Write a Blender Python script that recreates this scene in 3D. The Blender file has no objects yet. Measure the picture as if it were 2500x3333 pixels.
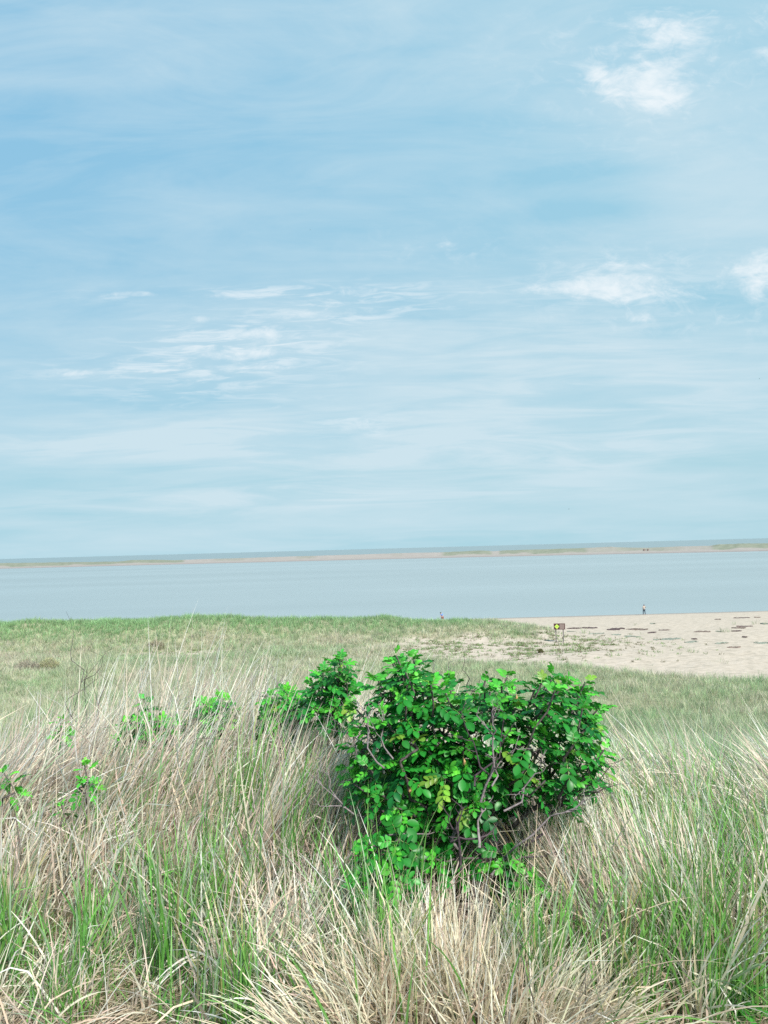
import bpy, bmesh, math, random
import numpy as np
from mathutils import Vector, Matrix, Euler
R = math.radians
rng = np.random.default_rng(7)
random.seed(7)
C = bpy.context.scene.collection
sc = bpy.context.scene

# ------------------------------------------------------------------ camera
CAM = Vector((0, 0, 12.5)); F = 2500.0; W, H = 2500, 3333
cam_d = bpy.data.cameras.new('camera'); cam = bpy.data.objects.new('camera', cam_d); C.objects.link(cam)
cam_d.sensor_fit = 'AUTO'; cam_d.sensor_width = 36; cam_d.lens = 36 * F / H
cam_d.clip_start = .05; cam_d.clip_end = 100000
CR = Matrix.Rotation(R(90 + 2.72), 4, 'X') @ Matrix.Rotation(R(-1.56), 4, 'Z')
cam.matrix_world = Matrix.Translation(CAM) @ CR
sc.camera = cam
C3 = CR.to_3x3()

def ray(px, py):
    d = C3 @ Vector(((px - W / 2) / F, -(py - H / 2) / F, -1))
    return d / d.y                       # unit step along +Y
def at(px, py, d):                       # world point seen near that direction, d metres out
    return CAM + ray(px, py) * d

# ------------------------------------------------------------------ helpers
def tag(o, label=None, cat=None, group=None, kind=None):
    if label: o['label'] = label
    if cat: o['category'] = cat
    if group: o['group'] = group
    if kind: o['kind'] = kind
    return o
def empty(name, loc, rz=0):
    o = bpy.data.objects.new(name, None); C.objects.link(o); o.location = loc; o.rotation_euler = (0, 0, rz)
    o.empty_display_size = .1
    return o
def np_mesh(name, V, quads, mat, col=None, parent=None, origin=None, smooth=False):
    V = np.asarray(V, np.float32).reshape(-1, 3)
    if origin is not None: V = V - np.asarray(origin, np.float32)
    Fq = np.asarray(quads, np.int32); k = Fq.shape[1]
    me = bpy.data.meshes.new(name)
    me.vertices.add(len(V)); me.vertices.foreach_set('co', V.ravel())
    me.loops.add(Fq.size); me.loops.foreach_set('vertex_index', Fq.ravel())
    me.polygons.add(len(Fq)); me.polygons.foreach_set('loop_start', np.arange(0, Fq.size, k, dtype=np.int32))
    me.polygons.foreach_set('loop_total', np.full(len(Fq), k, np.int32))
    if smooth: me.polygons.foreach_set('use_smooth', np.ones(len(Fq), bool))
    if col is not None:
        a = me.color_attributes.new('tint', 'FLOAT_COLOR', 'POINT')
        c = np.ones((len(V), 4), np.float32); c[:, :3] = col
        a.data.foreach_set('color', c.ravel())
    me.update(calc_edges=True); me.validate()
    me.materials.append(mat)
    o = bpy.data.objects.new(name, me); C.objects.link(o)
    if parent: o.parent = parent
    if origin is not None: o.location = origin
    return o

# value noise (numpy)
_perm = np.random.default_rng(3).random((256, 256)).astype(np.float32)
def vnoise(x, y):
    xi = np.floor(x).astype(int); yi = np.floor(y).astype(int); fx = x - xi; fy = y - yi
    fx = fx * fx * (3 - 2 * fx); fy = fy * fy * (3 - 2 * fy)
    g = lambda a, b: _perm[a & 255, b & 255]
    return (g(xi, yi) * (1 - fx) + g(xi + 1, yi) * fx) * (1 - fy) + (g(xi, yi + 1) * (1 - fx) + g(xi + 1, yi + 1) * fx) * fy
def fbm(x, y, o=4):
    s = 0; a = .5; t = 0
    for i in range(o):
        s = s + a * vnoise(x * 2 ** i + 17 * i, y * 2 ** i + 31 * i); t += a; a *= .5
    return s / t
def sstep(a, b, x):
    t = np.clip((x - a) / (b - a), 0, 1); return t * t * (3 - 2 * t)

# ------------------------------------------------------------------ terrain
PY = [-200, -20, 0, 4, 5.4, 8, 12, 20, 30, 40, 52, 65, 78, 100, 120, 133, 150, 300, 600]
PZ = [11, 10.95, 10.9, 10.85, 10.6, 9.85, 8.75, 6.55, 4.65, 3.6, 3.05, 2.85, 2.55, 1.75, .75, 0, -.9, -6, -8]
AX = [-200, -45, -20, 0, 7, 12.6, 17, 21, 300]
AZ = [2.9, 2.8, 2.6, 2.15, 1.5, 1.35, .75, 0, 0]
def ridge(x, y):
    return np.interp(x, AX, AZ) * np.exp(-((y - 90 + .03 * x) / 8.0) ** 2)
def hgt(x, y):
    x = np.asarray(x, float); y = np.asarray(y, float)
    z = np.interp(y, PY, PZ) + ridge(x, y)
    z = z + (fbm(x * .12 + 5, y * .12 + 9) - .5) * (.5 * sstep(6, 15, y) * (1 - sstep(95, 120, y)))
    z = z + (fbm(x * .9, y * .9) - .5) * .10 * (1 - sstep(100, 125, y))
    z = z + ridge(x, y) * .34 * (fbm(x * .22 + 3, y * .2 + 1, 3) - .5)
    z = z + .16 * np.exp(-((x + 1.2) / .9) ** 2 - ((y - 4.6) / .8) ** 2)       # hummock on the left of the crest
    z = z - .0045 * np.clip(x - 5, -200, 60) * sstep(110, 130, y) * 0
    return z
def grassy(x, y):
    """0 bare sand .. 1 grass, a property of the ground"""
    n = (fbm(x * .35, y * .35) - .5)
    edge = np.interp(x, [-300, -2, 2, 9, 15.6, 20, 26, 60], [72, 72, 69, 64, 60, 54.5, 50, 44]) + n * 3
    near = 1 - sstep(-1.2, 1.2, y - edge)
    rd = sstep(.22, .85, ridge(x, y) + n * 1.1) * (y < 104)
    left = 1 - sstep(-3, 3, x + n * 8)
    patch = np.exp(-(((x + 21) / 7.5) ** 2 + ((y - 76.5) / 2.3) ** 2) ** 2) * sstep(-.12, .05, n + .02)
    g = np.maximum(near, np.maximum(rd, left * (y < 103)))
    g = np.where(y > 103, g * (1 - sstep(100, 106, y)), g)
    g = g * (1 - .95 * patch)
    litter = 1 - .0 * x
    return np.clip(g * litter, 0, 1)

# ------------------------------------------------------------------ materials
def newmat(name):
    m = bpy.data.materials.new(name); m.use_nodes = True; nt = m.node_tree
    b = nt.nodes['Principled BSDF']; return m, nt, b
def simple(name, col, rough=.7, spec=.3, noise=None):
    m, nt, b = newmat(name)
    b.inputs['Roughness'].default_value = rough; b.inputs['Specular IOR Level'].default_value = spec
    b.inputs['Base Color'].default_value = (*col, 1)
    if noise:
        sc_, amt = noise
        tc = nt.nodes.new('ShaderNodeTexCoord'); n = nt.nodes.new('ShaderNodeTexNoise'); n.inputs['Scale'].default_value = sc_
        n.inputs['Detail'].default_value = 6
        nt.links.new(tc.outputs['Object'], n.inputs['Vector'])
        r = nt.nodes.new('ShaderNodeValToRGB'); r.color_ramp.elements[0].position = .3; r.color_ramp.elements[1].position = .7
        r.color_ramp.elements[0].color = (*[c * (1 - amt) for c in col], 1); r.color_ramp.elements[1].color = (*[min(1, c * (1 + amt)) for c in col], 1)
        nt.links.new(n.outputs['Fac'], r.inputs['Fac']); nt.links.new(r.outputs['Color'], b.inputs['Base Color'])
        bp = nt.nodes.new('ShaderNodeBump'); bp.inputs['Strength'].default_value = .4; bp.inputs['Distance'].default_value = .01
        nt.links.new(n.outputs['Fac'], bp.inputs['Height']); nt.links.new(bp.outputs['Normal'], b.inputs['Normal'])
    return m
def tinted(name, rough=.6, spec=.25, trans=.0, tint=1.0):
    m, nt, b = newmat(name)
    a = nt.nodes.new('ShaderNodeAttribute'); a.attribute_name = 'tint'
    nt.links.new(a.outputs['Color'], b.inputs['Base Color'])
    b.inputs['Roughness'].default_value = rough; b.inputs['Specular IOR Level'].default_value = spec
    if trans:
        t = nt.nodes.new('ShaderNodeBsdfTranslucent'); mx = nt.nodes.new('ShaderNodeMixShader'); mx.inputs[0].default_value = trans
        g = nt.nodes.new('ShaderNodeGamma'); g.inputs[1].default_value = .9
        nt.links.new(a.outputs['Color'], g.inputs[0]); nt.links.new(g.outputs[0], t.inputs['Color'])
        nt.links.new(b.outputs[0], mx.inputs[1]); nt.links.new(t.outputs[0], mx.inputs[2])
        nt.links.new(mx.outputs[0], nt.nodes['Material Output'].inputs['Surface'])
    return m
M_grass = tinted('grass_blade', .5, .3, .38)
M_field = tinted('field_grass_blade', .8, .1, .42)
M_leaf = tinted('rose_leaf', .42, .4, .26)
M_bark = simple('rose_bark', (.10, .085, .085), .85, .2, (60, .45))
M_twig = simple('dead_twig', (.21, .18, .19), .85, .2, (80, .35))
M_darktwig = simple('dark_twig', (.065, .05, .06), .85, .2, (80, .35))
M_tinted = tinted('tinted_matt', .9, .1)

def ground_mat():
    m, nt, b = newmat('dune_sand'); N = nt.nodes; L = nt.links
    tc = N.new('ShaderNodeTexCoord')
    def noise(scale, det, sx=1, sy=1):
        mp = N.new('ShaderNodeMapping'); mp.inputs['Scale'].default_value = (sx, sy, 1)
        L.new(tc.outputs['Object'], mp.inputs['Vector'])
        n = N.new('ShaderNodeTexNoise'); n.inputs['Scale'].default_value = scale; n.inputs['Detail'].default_value = det
        L.new(mp.outputs[0], n.inputs['Vector']); return n
    def ramp(src, stops):
        r = N.new('ShaderNodeValToRGB'); e = r.color_ramp.elements
        while len(e) < len(stops): e.new(.5)
        for i, (p, c) in enumerate(stops): e[i].position = p; e[i].color = (*c, 1)
        L.new(src, r.inputs['Fac']); return r
    sand = ramp(noise(1.6, 8).outputs['Fac'], [(.3, (.345, .300, .248)), (.5, (.435, .375, .315)), (.7, (.47, .408, .35))])
    litter = ramp(noise(14, 8).outputs['Fac'], [(.3, (.05, .035, .022)), (.5, (.15, .11, .07)), (.68, (.33, .27, .18))])
    field = ramp(noise(.8, 6).outputs['Fac'], [(.3, (.22, .23, .13)), (.7, (.36, .34, .24))])
    at_ = N.new('ShaderNodeAttribute'); at_.attribute_name = 'tint'      # r: grass cover, g: litter (near crest), b: wet
    sp = N.new('ShaderNodeSeparateColor'); L.new(at_.outputs['Color'], sp.inputs[0])
    mx1 = N.new('ShaderNodeMixRGB'); L.new(sp.outputs[0], mx1.inputs[0]); L.new(sand.outputs[0], mx1.inputs[1]); L.new(field.outputs[0], mx1.inputs[2])
    mx2 = N.new('ShaderNodeMixRGB'); L.new(sp.outputs[1], mx2.inputs[0]); L.new(mx1.outputs[0], mx2.inputs[1]); L.new(litter.outputs[0], mx2.inputs[2])
    mx3 = N.new('ShaderNodeMixRGB'); L.new(sp.outputs[2], mx3.inputs[0]); L.new(mx2.outputs[0], mx3.inputs[1]); mx3.inputs[2].default_value = (.25, .23, .215, 1)
    L.new(mx3.outputs[0], b.inputs['Base Color'])
    b.inputs['Roughness'].default_value = .95; b.inputs['Specular IOR Level'].default_value = .1
    # footprints and wind scuffing
    v = N.new('ShaderNodeTexVoronoi'); v.inputs['Scale'].default_value = 1.7; v.feature = 'SMOOTH_F1'
    L.new(tc.outputs['Object'], v.inputs['Vector'])
    n2 = noise(3.5, 6)
    ad = N.new('ShaderNodeMath'); ad.operation = 'ADD'; L.new(v.outputs['Distance'], ad.inputs[0]); L.new(n2.outputs['Fac'], ad.inputs[1])
    bp = N.new('ShaderNodeBump'); bp.inputs['Strength'].default_value = .45; bp.inputs['Distance'].default_value = .12
    L.new(ad.outputs[0], bp.inputs['Height']); L.new(bp.outputs[0], b.inputs['Normal'])
    return m
M_ground = ground_mat()

def build_ground():
    rr = np.concatenate([[0.0], np.geomspace(.6, 600, 380)])
    az = np.concatenate([np.linspace(-42, 42, 560), np.linspace(42, 318, 120)[1:-1]]) * math.pi / 180
    na = len(az); A, Rr = np.meshgrid(az, rr)
    X = Rr * np.sin(A); Y = Rr * np.cos(A); Z = hgt(X, Y)
    V = np.stack([X, Y, Z], -1).reshape(-1, 3)
    i, j = np.meshgrid(np.arange(len(rr) - 1), np.arange(na), indexing='ij'); j2 = (j + 1) % na
    Q = np.stack([i * na + j, i * na + j2, (i + 1) * na + j2, (i + 1) * na + j], -1).reshape(-1, 4)[:, ::-1]
    x, y, z = V[:, 0], V[:, 1], V[:, 2]
    col = np.stack([grassy(x, y) * (y > 4), 1 - sstep(5.5, 9, y), 1 - sstep(.08, .30, z + (fbm(x * .2, y * .2) - .5) * .2)], -1)
    o = np_mesh('ground', V, Q, M_ground, col, smooth=True)
    tag(o, 'pale sandy ground sloping from the grassy bluff down to the beach', kind='structure')
build_ground()

# ------------------------------------------------------------------ sea
def build_sea():
    m, nt, b = newmat('sea_water'); N = nt.nodes; L = nt.links
    tc = N.new('ShaderNodeTexCoord')
    def noise(sx, sy, det=5, rot=0):
        mp = N.new('ShaderNodeMapping'); mp.inputs['Scale'].default_value = (sx, sy, 1); mp.inputs['Rotation'].default_value = (0, 0, rot)
        L.new(tc.outputs['Object'], mp.inputs['Vector'])
        n = N.new('ShaderNodeTexNoise'); n.inputs['Scale'].default_value = 1; n.inputs['Detail'].default_value = det
        L.new(mp.outputs[0], n.inputs['Vector']); return n
    st = noise(.0030, .0125, 7, R(-4))
    r = N.new('ShaderNodeValToRGB'); e = r.color_ramp.elements
    e[0].position = .3; e[0].color = (.225, .275, .29, 1); e[1].position = .7; e[1].color = (.262, .315, .33, 1)
    L.new(st.outputs['Fac'], r.inputs['Fac'])
    sp = N.new('ShaderNodeSeparateXYZ'); L.new(tc.outputs['Object'], sp.inputs[0])
    dp = N.new('ShaderNodeMapRange'); dp.inputs['From Min'].default_value = 1100; dp.inputs['From Max'].default_value = 1600; L.new(sp.outputs[1], dp.inputs['Value'])
    mxd = N.new('ShaderNodeMixRGB'); L.new(dp.outputs[0], mxd.inputs[0]); L.new(r.outputs[0], mxd.inputs[1]); mxd.inputs[2].default_value = (.175, .23, .245, 1)   # deep open sea beyond the bar
    L.new(mxd.outputs[0], b.inputs['Base Color'])
    mr = N.new('ShaderNodeMapRange'); mr.inputs['From Min'].default_value = .35; mr.inputs['From Max'].default_value = .65
    mr.inputs['To Min'].default_value = .40; mr.inputs['To Max'].default_value = .31
    L.new(st.outputs['Fac'], mr.inputs['Value']); L.new(mr.outputs[0], b.inputs['Roughness'])
    b.inputs['IOR'].default_value = 1.33; b.inputs['Specular IOR Level'].default_value = .42
    w1 = noise(.5, 1.1, 5, R(10)); bp = N.new('ShaderNodeBump'); bp.inputs['Strength'].default_value = .15; bp.inputs['Distance'].default_value = .3
    L.new(w1.outputs['Fac'], bp.inputs['Height']); L.new(bp.outputs[0], b.inputs['Normal'])
    V = [(-60000, 105, 0), (60000, 105, 0), (60000, 90000, 0), (-60000, 90000, 0)]
    o = np_mesh('water', V, [[0, 1, 2, 3]], m)
    tag(o, 'calm pale blue sea reaching to the horizon beyond the beach', kind='structure')
build_sea()

# ------------------------------------------------------------------ far spit
def build_spit():
    SX = [-2500, -1000, 0, 1250, 1990, 2500, 3300, 5000]; SD = [1150, 1050, 977, 893, 800, 730, 650, 560]
    KX = [-2500, 0, 180, 300, 380, 430, 500, 560, 600, 900, 1200, 1300, 1450, 1540, 1580, 1600, 1640, 1790, 1900, 1985, 2010, 2100, 2200, 2305, 2335, 2400, 2500, 3000, 5000]
    KK = [15, 13.5, 16, 18, 19, 15.6, 16, 19.5, 19, 18, 17, 16.5, 17.5, 15.2, 15.5, 18.5, 17, 16.5, 16, 14.3, 17, 21, 19.5, 20, 16.5, 15.5, 17, 17, 18]
    px = np.linspace(-2500, 5000, 1500); nt_ = 40
    t = np.linspace(0, 1, nt_)
    PX, T = np.meshgrid(px, t)
    D0 = np.interp(PX, SX, SD) + (fbm(PX * .01, PX * 0 + 2) - .5) * 14
    K = np.interp(PX, KX, KK) + (fbm(PX * .05, PX * 0 + 7) - .5) * 1.2
    depth = T * 420
    crest = 150 + 30 * (fbm(PX * .004, PX * 0 + 30) - .5)
    zc = 12.5 - (D0 + crest) * K / 2500
    g = np.interp(PX, [-2500, 590, 600, 1430, 1445, 1590, 1600, 1618, 1625, 1895, 1910, 2000, 2012, 2150, 2165, 2305, 2320, 2520, 2700, 3200, 5000],
                  [1, 1, 0, 0, 1, 1, .1, .1, 1, 1, .35, .35, .8, .8, .05, .05, 1, 1, .6, 1, 1])
    up = sstep(0, 22, depth) * 1.3 + sstep(40, 1, np.abs(depth - crest * .62)) * 0
    z = -.6 + up + .6
    rise = sstep(35, 1, np.abs(depth - crest)) * 0
    z = np.where(depth < crest, 1.3 * sstep(-2, 22, depth) + (zc - 1.3) * sstep(.35, 1, depth / crest), zc * (1 - sstep(0, 1, (depth - crest) / (400 - crest))))
    z = z + (fbm(PX * .03, depth * .03, 5) - .5) * 1.3 * sstep(40, 90, depth) * (.3 + .7 * g) * (depth < crest * .99)
    z = np.where(T <= 0, -1.0, z); z = np.where(T >= .97, -1.0, z)
    D = D0 + depth
    X = (PX - 1250) / 2500 * D; Y = D
    V = np.stack([X, Y, z], -1).reshape(-1, 3)
    n = len(px); i, j = np.meshgrid(np.arange(nt_ - 1), np.arange(n - 1), indexing='ij')
    Q = np.stack([i * n + j, i * n + j + 1, (i + 1) * n + j + 1, (i + 1) * n + j], -1).reshape(-1, 4)
    g = np.maximum(g, .45 * sstep(.5, .75, fbm(PX * .012, PX * 0 + 50)))
    gm = g * sstep(.42, .6, depth / crest + (fbm(PX * .02, depth * .05, 4) - .5) * .5)
    gm = np.where((PX > 2010) & (PX < 2150), gm * .8, gm)
    nz = fbm(PX * .08, depth * .12, 4)[..., None]
    sand = np.array([.30, .272, .255]); wet = np.array([.20, .18, .185]); gr = np.array([.15, .175, .13]); gr2 = np.array([.25, .255, .205])
    c = sand * (.9 + .2 * nz)
    gcol = gr * (1 - nz) + gr2 * nz
    c = c * (1 - gm[..., None]) + gcol * gm[..., None]
    wt = (1 - sstep(6, 16, depth))[..., None]; c = c * (1 - wt) + wet * wt
    o = np_mesh('sandbar', V, Q, M_tinted, c.reshape(-1, 3), smooth=True)
    tag(o, 'long low barrier sandbar with pale green dunes across the water', kind='structure')
build_spit()

# ------------------------------------------------------------------ grass blades
def blades(P, az, lean, bend, length, width, nseg, colb, colt, twist=None, pexp=1.0, kink=0.0):
    """P (N,3) roots; az azimuth of lean; lean from vertical at the root, +bend at the tip. returns verts, quads, cols"""
    N = len(P); S = nseg + 1
    t = np.linspace(0, 1, S)[None, :]
    th = lean[:, None] + bend[:, None] * t ** (1 + pexp)
    if kink:
        kk = (rng.random(N) < kink)[:, None]; tk = rng.uniform(.35, .85, N)[:, None]
        th = th + kk * (t >= tk) * (rng.uniform(.5, 1.9, N) * np.where(rng.random(N) < .75, 1, -.6))[:, None]
    step = (length / nseg)[:, None]
    thm = (th[:, 1:] + th[:, :-1]) / 2
    z = np.concatenate([np.zeros((N, 1)), np.cumsum(np.cos(thm) * step, 1)], 1)
    r = np.concatenate([np.zeros((N, 1)), np.cumsum(np.sin(thm) * step, 1)], 1)
    cx = np.cos(az)[:, None]; sx = np.sin(az)[:, None]
    ctr = np.stack([P[:, 0:1] + r * cx, P[:, 1:2] + r * sx, P[:, 2:3] + z], -1)
    if twist is None: twist = rng.uniform(-1.2, 1.2, N)
    # width direction: horizontal normal of the bending plane, rotated about the blade by twist
    side = np.stack([-np.sin(az), np.cos(az), np.zeros(N)], -1)[:, None, :]
    nrm = np.stack([-np.cos(th) * cx, -np.cos(th) * sx, np.sin(th)], -1)
    wd = side * np.cos(twist)[:, None, None] + nrm * np.sin(twist)[:, None, None]
    prof = np.clip(np.minimum(.6 + t * 2.5, 1.0) * (1 - t ** 3) + .06, 0, 1)
    hw = (width[:, None] * prof * .5)[..., None]
    A = ctr - wd * hw; B = ctr + wd * hw
    V = np.stack([A, B], 2).reshape(-1, 3)
    base = (np.arange(N) * S * 2)[:, None] + (np.arange(nseg) * 2)[None, :]
    Q = np.stack([base, base + 1, base + 3, base + 2], -1).reshape(-1, 4)
    tt = t[..., None]
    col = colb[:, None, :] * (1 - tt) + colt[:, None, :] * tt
    col = np.repeat(col[:, :, None, :], 2, 2).reshape(-1, 3)
    return V, Q, col
def join(parts):
    Vs, Qs, Cs = [], [], []; n = 0
    for V, Q, c in parts:
        Vs.append(V); Qs.append(Q + n); Cs.append(c); n += len(V)
    return np.concatenate(Vs), np.concatenate(Qs), np.concatenate(Cs)
def jit(col, N, amt=.15, hue=.04):
    c = np.array(col)[None, :] * rng.normal(1, amt, (N, 1)).clip(.45, 1.6) * rng.normal(1, hue, (N, 3))
    return c.clip(.005, .9)

STRAW = (.90, .72, .60); STRAW_B = (.36, .28, .19); STRAW_G = (.62, .60, .43); GREYSTRAW = (.44, .40, .35)
GREEN = (.09, .27, .045); GREEN_L = (.20, .44, .11); PALEG = (.40, .52, .35)

def patch(n, x, y, rx, ry, dirv, lean, leansd, L, bend, kind='straw', clump=.08, azsd=.45, w=(.0046, .0100), nseg=7, box=False):
    """a stand of blades rooted round (x,y); dirv = lean direction in the ground plane"""
    nt = max(1, int(n / 28))
    if box: tx = x + rng.uniform(-rx, rx, nt); ty = y + rng.uniform(-ry, ry, nt)
    else:
        a = rng.uniform(0, 2 * math.pi, nt); r = np.sqrt(rng.uniform(0, 1, nt)); tx = x + rx * r * np.cos(a); ty = y + ry * r * np.sin(a)
    ti = rng.integers(0, nt, n)
    px = tx[ti] + rng.normal(0, clump * .5, n); py = ty[ti] + rng.normal(0, clump * .5, n)
    P = np.stack([px, py, hgt(px, py) - .01], -1)
    az0 = math.atan2(dirv[1], dirv[0])
    az = az0 + rng.normal(0, azsd, nt)[ti] * .6 + rng.normal(0, azsd, n)
    ln = np.abs(lean + rng.normal(0, leansd, nt)[ti] * .5 + rng.normal(0, leansd, n))
    length = rng.uniform(L[0], L[1], n) * rng.uniform(.85, 1.1, nt)[ti]
    bd = rng.uniform(bend[0], bend[1], n)
    wd = rng.uniform(w[0], w[1], n)
    if kind == 'straw':
        tone = rng.normal(1, .10, nt)[ti][:, None]
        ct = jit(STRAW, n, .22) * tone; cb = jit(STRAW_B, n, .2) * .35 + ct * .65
        gi = rng.random(n) < .05; ct[gi] = jit(PALEG, gi.sum(), .12); cb[gi] = jit(GREEN_L, gi.sum(), .15)
        di = rng.random(n) < .07; ct[di] = jit(GREYSTRAW, di.sum()) * .75; cb[di] = ct[di] * .7
    elif kind == 'grey':
        ct = jit((.56, .46, .41), n, .25); cb = ct * .8
    elif kind == 'mix':
        ct = jit(STRAW_G, n, .15); cb = jit(STRAW_B, n, .2) * .4 + ct * .5
        gi = rng.random(n) < .42; ct[gi] = jit((.22, .34, .18), gi.sum(), .2); cb[gi] = jit((.12, .22, .08), gi.sum(), .2)
    else:
        ct = jit(GREEN_L, n, .2, .06); cb = jit(GREEN, n, .2, .06)
        pi = rng.random(n) < .25; ct[pi] = jit(PALEG, pi.sum(), .12); cb[pi] = jit((.12, .27, .12), pi.sum())
        yi = rng.random(n) < .08; ct[yi] = jit((.45, .38, .18), yi.sum())
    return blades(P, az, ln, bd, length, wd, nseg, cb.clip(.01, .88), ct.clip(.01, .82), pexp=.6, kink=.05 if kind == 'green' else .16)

def gp(px, py):
    """ground point of the crest seen in that direction"""
    r = ray(px, py); d = 2.0
    for _ in range(400):
        p = CAM + r * d
        if p.z < float(hgt(p.x, p.y)): break
        d += .02
    return p.x, p.y

Rt, Lt = (1, -.15), (-1, -.1)
straw = []
straw.append(patch(8200, -1.25, 4.7, 1.45, .95, Rt, .46, .20, (.70, 1.02), (0, .8), azsd=.5, box=True))
straw.append(patch(3300, -.42, 4.05, .36, .62, Rt, .50, .17, (.68, .98), (0, .7), azsd=.4, box=True))
straw.append(patch(1900, -.34, 3.55, .20, .3, (1, .1), .45, .17, (.5, .76), (0, .7), azsd=.5))
straw.append(patch(900, -1.35, 3.8, .75, .16, Rt, .5, .25, (.4, .65), (0, .9), azsd=.8, box=True))
straw.append(patch(750, -1.3, 5.1, .95, .55, Rt, .26, .14, (1.0, 1.32), (0, .8), azsd=.8, box=True, w=(.004, .0075)))   # tall stalks
straw.append(patch(1500, .25, 4.7, .9, .7, Rt, .35, .2, (.5, .8), (.1, .7), azsd=.9, box=True))
straw.append(patch(3000, 2.0, 4.2, .95, .8, Lt, .66, .22, (.55, .80), (0, .7), azsd=.5, box=True))
straw.append(patch(170, 2.1, 4.4, .9, .55, Lt, .5, .17, (.75, 1.0), (0, .5), azsd=.5, box=True, w=(.0035, .006)))
straw.append(patch(1500, .95, 3.05, .30, .33, (-.75, .25), .36, .18, (.45, .68), (0, .5), azsd=.7))
straw.append(patch(1100, 1.5, 3.2, .45, .4, (-1, 0), .35, .22, (.35, .6), (0, .6), azsd=1.2, box=True))
straw.append(patch(1700, -1.1, 3.55, .8, .32, Rt, .4, .25, (.35, .62), (0, .9), azsd=.9, box=True))
straw.append(patch(1100, -.35, 3.0, .3, .35, (.6, .3), .4, .25, (.35, .6), (0, .9), azsd=1.2, box=True))
straw.append(patch(900, .25, 2.75, .75, .3, (.2, .3), .35, .3, (.2, .5), (-.2, 1.2), azsd=2.5, box=True))
straw.append(patch(800, -1.15, 2.95, .55, .35, Rt, .6, .35, (.2, .42), (0, 1.2), azsd=1.5, box=True, w=(.0035, .007)))
straw.append(patch(750, .55, 3.95, .55, .3, Rt, .2, .15, (.5, .75), (0, .6), azsd=1.6, box=True))
straw.append(patch(90, .5, 2.95, .7, .35, Rt, .15, .2, (.5, .85), (0, .6), azsd=2.5, box=True))
V, Q, c = join(straw)
tag(np_mesh('dry_beach_grass', V, Q, M_grass, c), 'dense straw coloured dead beach grass combed over the crest of the bluff', 'grass', kind='stuff')

grey = [patch(2200, -.10, 3.45, .28, .5, (1, -.3), .6, .35, (.3, .65), (.2, 1.3), 'grey', azsd=1.8, box=True),
        patch(1500, .45, 3.55, .6, .22, (1, -.3), .7, .4, (.25, .5), (.2, 1.4), 'grey', azsd=2.5, box=True)]
V, Q, c = join(grey)
tag(np_mesh('matted_grey_grass', V, Q, M_grass, c), 'tangled grey brown dead grass matted round the foot of the rose bush', 'grass', kind='stuff')

green = []
def gclump(px, py, n, r, L=(.35, .6), dirv=(0, 0), lean=.12, d=None, w=(.0035, .0075)):
    x, y = gp(px, py)
    green.append(patch(int(n * .62), x, y, r * 1.7, r * 1.5, dirv if dirv != (0, 0) else (.3, .1), lean, .13, L, (0, .5), 'green', azsd=2.5, w=(.005, .0095), clump=.09))
for a in [(290, 2950, 90, .10), (420, 3060, 70, .12), (520, 2960, 80, .12), (640, 3000, 90, .14), (250, 3180, 60, .12), (60, 3080, 60, .08), (60, 2800, 50, .1),
          (700, 2850, 90, .16), (760, 2720, 70, .12), (640, 3150, 110, .16), (820, 3150, 110, .15), (900, 3280, 120, .16), (980, 3150, 80, .14), (560, 3330, 60, .15),
          (480, 2880, 60, .2), (350, 2800, 50, .2), (180, 2900, 60, .12), (130, 3200, 50, .1)]:
    gclump(*a)
for a in [(2000, 3050, 140, .22), (2150, 3080, 170, .25), (2300, 2950, 220, .22), (2420, 3000, 160, .2), (2100, 3280, 170, .25), (1920, 3280, 130, .2), (2250, 3180, 170, .22),
          (2480, 3150, 120, .15), (1800, 3300, 70, .15), (2350, 2780, 150, .25), (2150, 2850, 140, .25), (2000, 2800, 120, .2), (1850, 2900, 90, .2), (2050, 2680, 90, .2), (2250, 2680, 90, .25),
          (2450, 2750, 90, .2), (1850, 2700, 70, .12)]:
    gclump(*a, L=(.38, .66), dirv=(-1, 0), lean=.18)
green.append(patch(260, -.55, 3.9, .35, .6, Rt, .2, .12, (.6, .95), (.1, .6), 'green', azsd=1.0, box=True, w=(.004, .009)))
green.append(patch(200, -1.5, 4.3, 1.0, .6, Rt, .3, .15, (.5, .8), (.1, .6), 'green', azsd=1.0, box=True, w=(.003, .0065)))
green.append(patch(2300, 1.95, 3.95, .95, .85, Lt, .42, .2, (.42, .72), (.1, .6), 'green', azsd=.8, box=True, w=(.003, .0062)))
green.append(patch(1500, 1.55, 3.1, .55, .5, Lt, .25, .2, (.35, .62), (.0, .6), 'green', azsd=1.6, box=True, w=(.004, .0085)))
green.append(patch(260, -1.05, 2.95, .5, .3, Rt, .22, .2, (.15, .36), (.0, .6), 'green', azsd=1.6, box=True, w=(.0035, .007)))
green.append(patch(220, -1.0, 3.3, .75, .45, Rt, .22, .2, (.22, .5), (.0, .6), 'green', azsd=1.6, box=True, w=(.004, .0085)))
green.append(patch(260, -.2, 3.0, .45, .4, Rt, .22, .2, (.3, .55), (.0, .6), 'green', azsd=1.6, box=True, w=(.004, .0085)))
green.append(patch(130, .6, 3.0, .7, .3, Lt, .2, .15, (.5, .85), (.1, .6), 'green', azsd=2.0, box=True, w=(.004, .007)))
green.append(patch(2400, -1.05, 3.3, .65, .5, Rt, .5, .4, (.06, .2), (.1, 1.2), 'green', azsd=3, box=True, w=(.002, .004), nseg=5))
green.append(patch(2200, 1.5, 3.1, .6, .45, Lt, .5, .4, (.08, .25), (.1, 1.2), 'green', azsd=3, box=True, w=(.002, .004), nseg=5))
V, Q, c = join(green)
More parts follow.
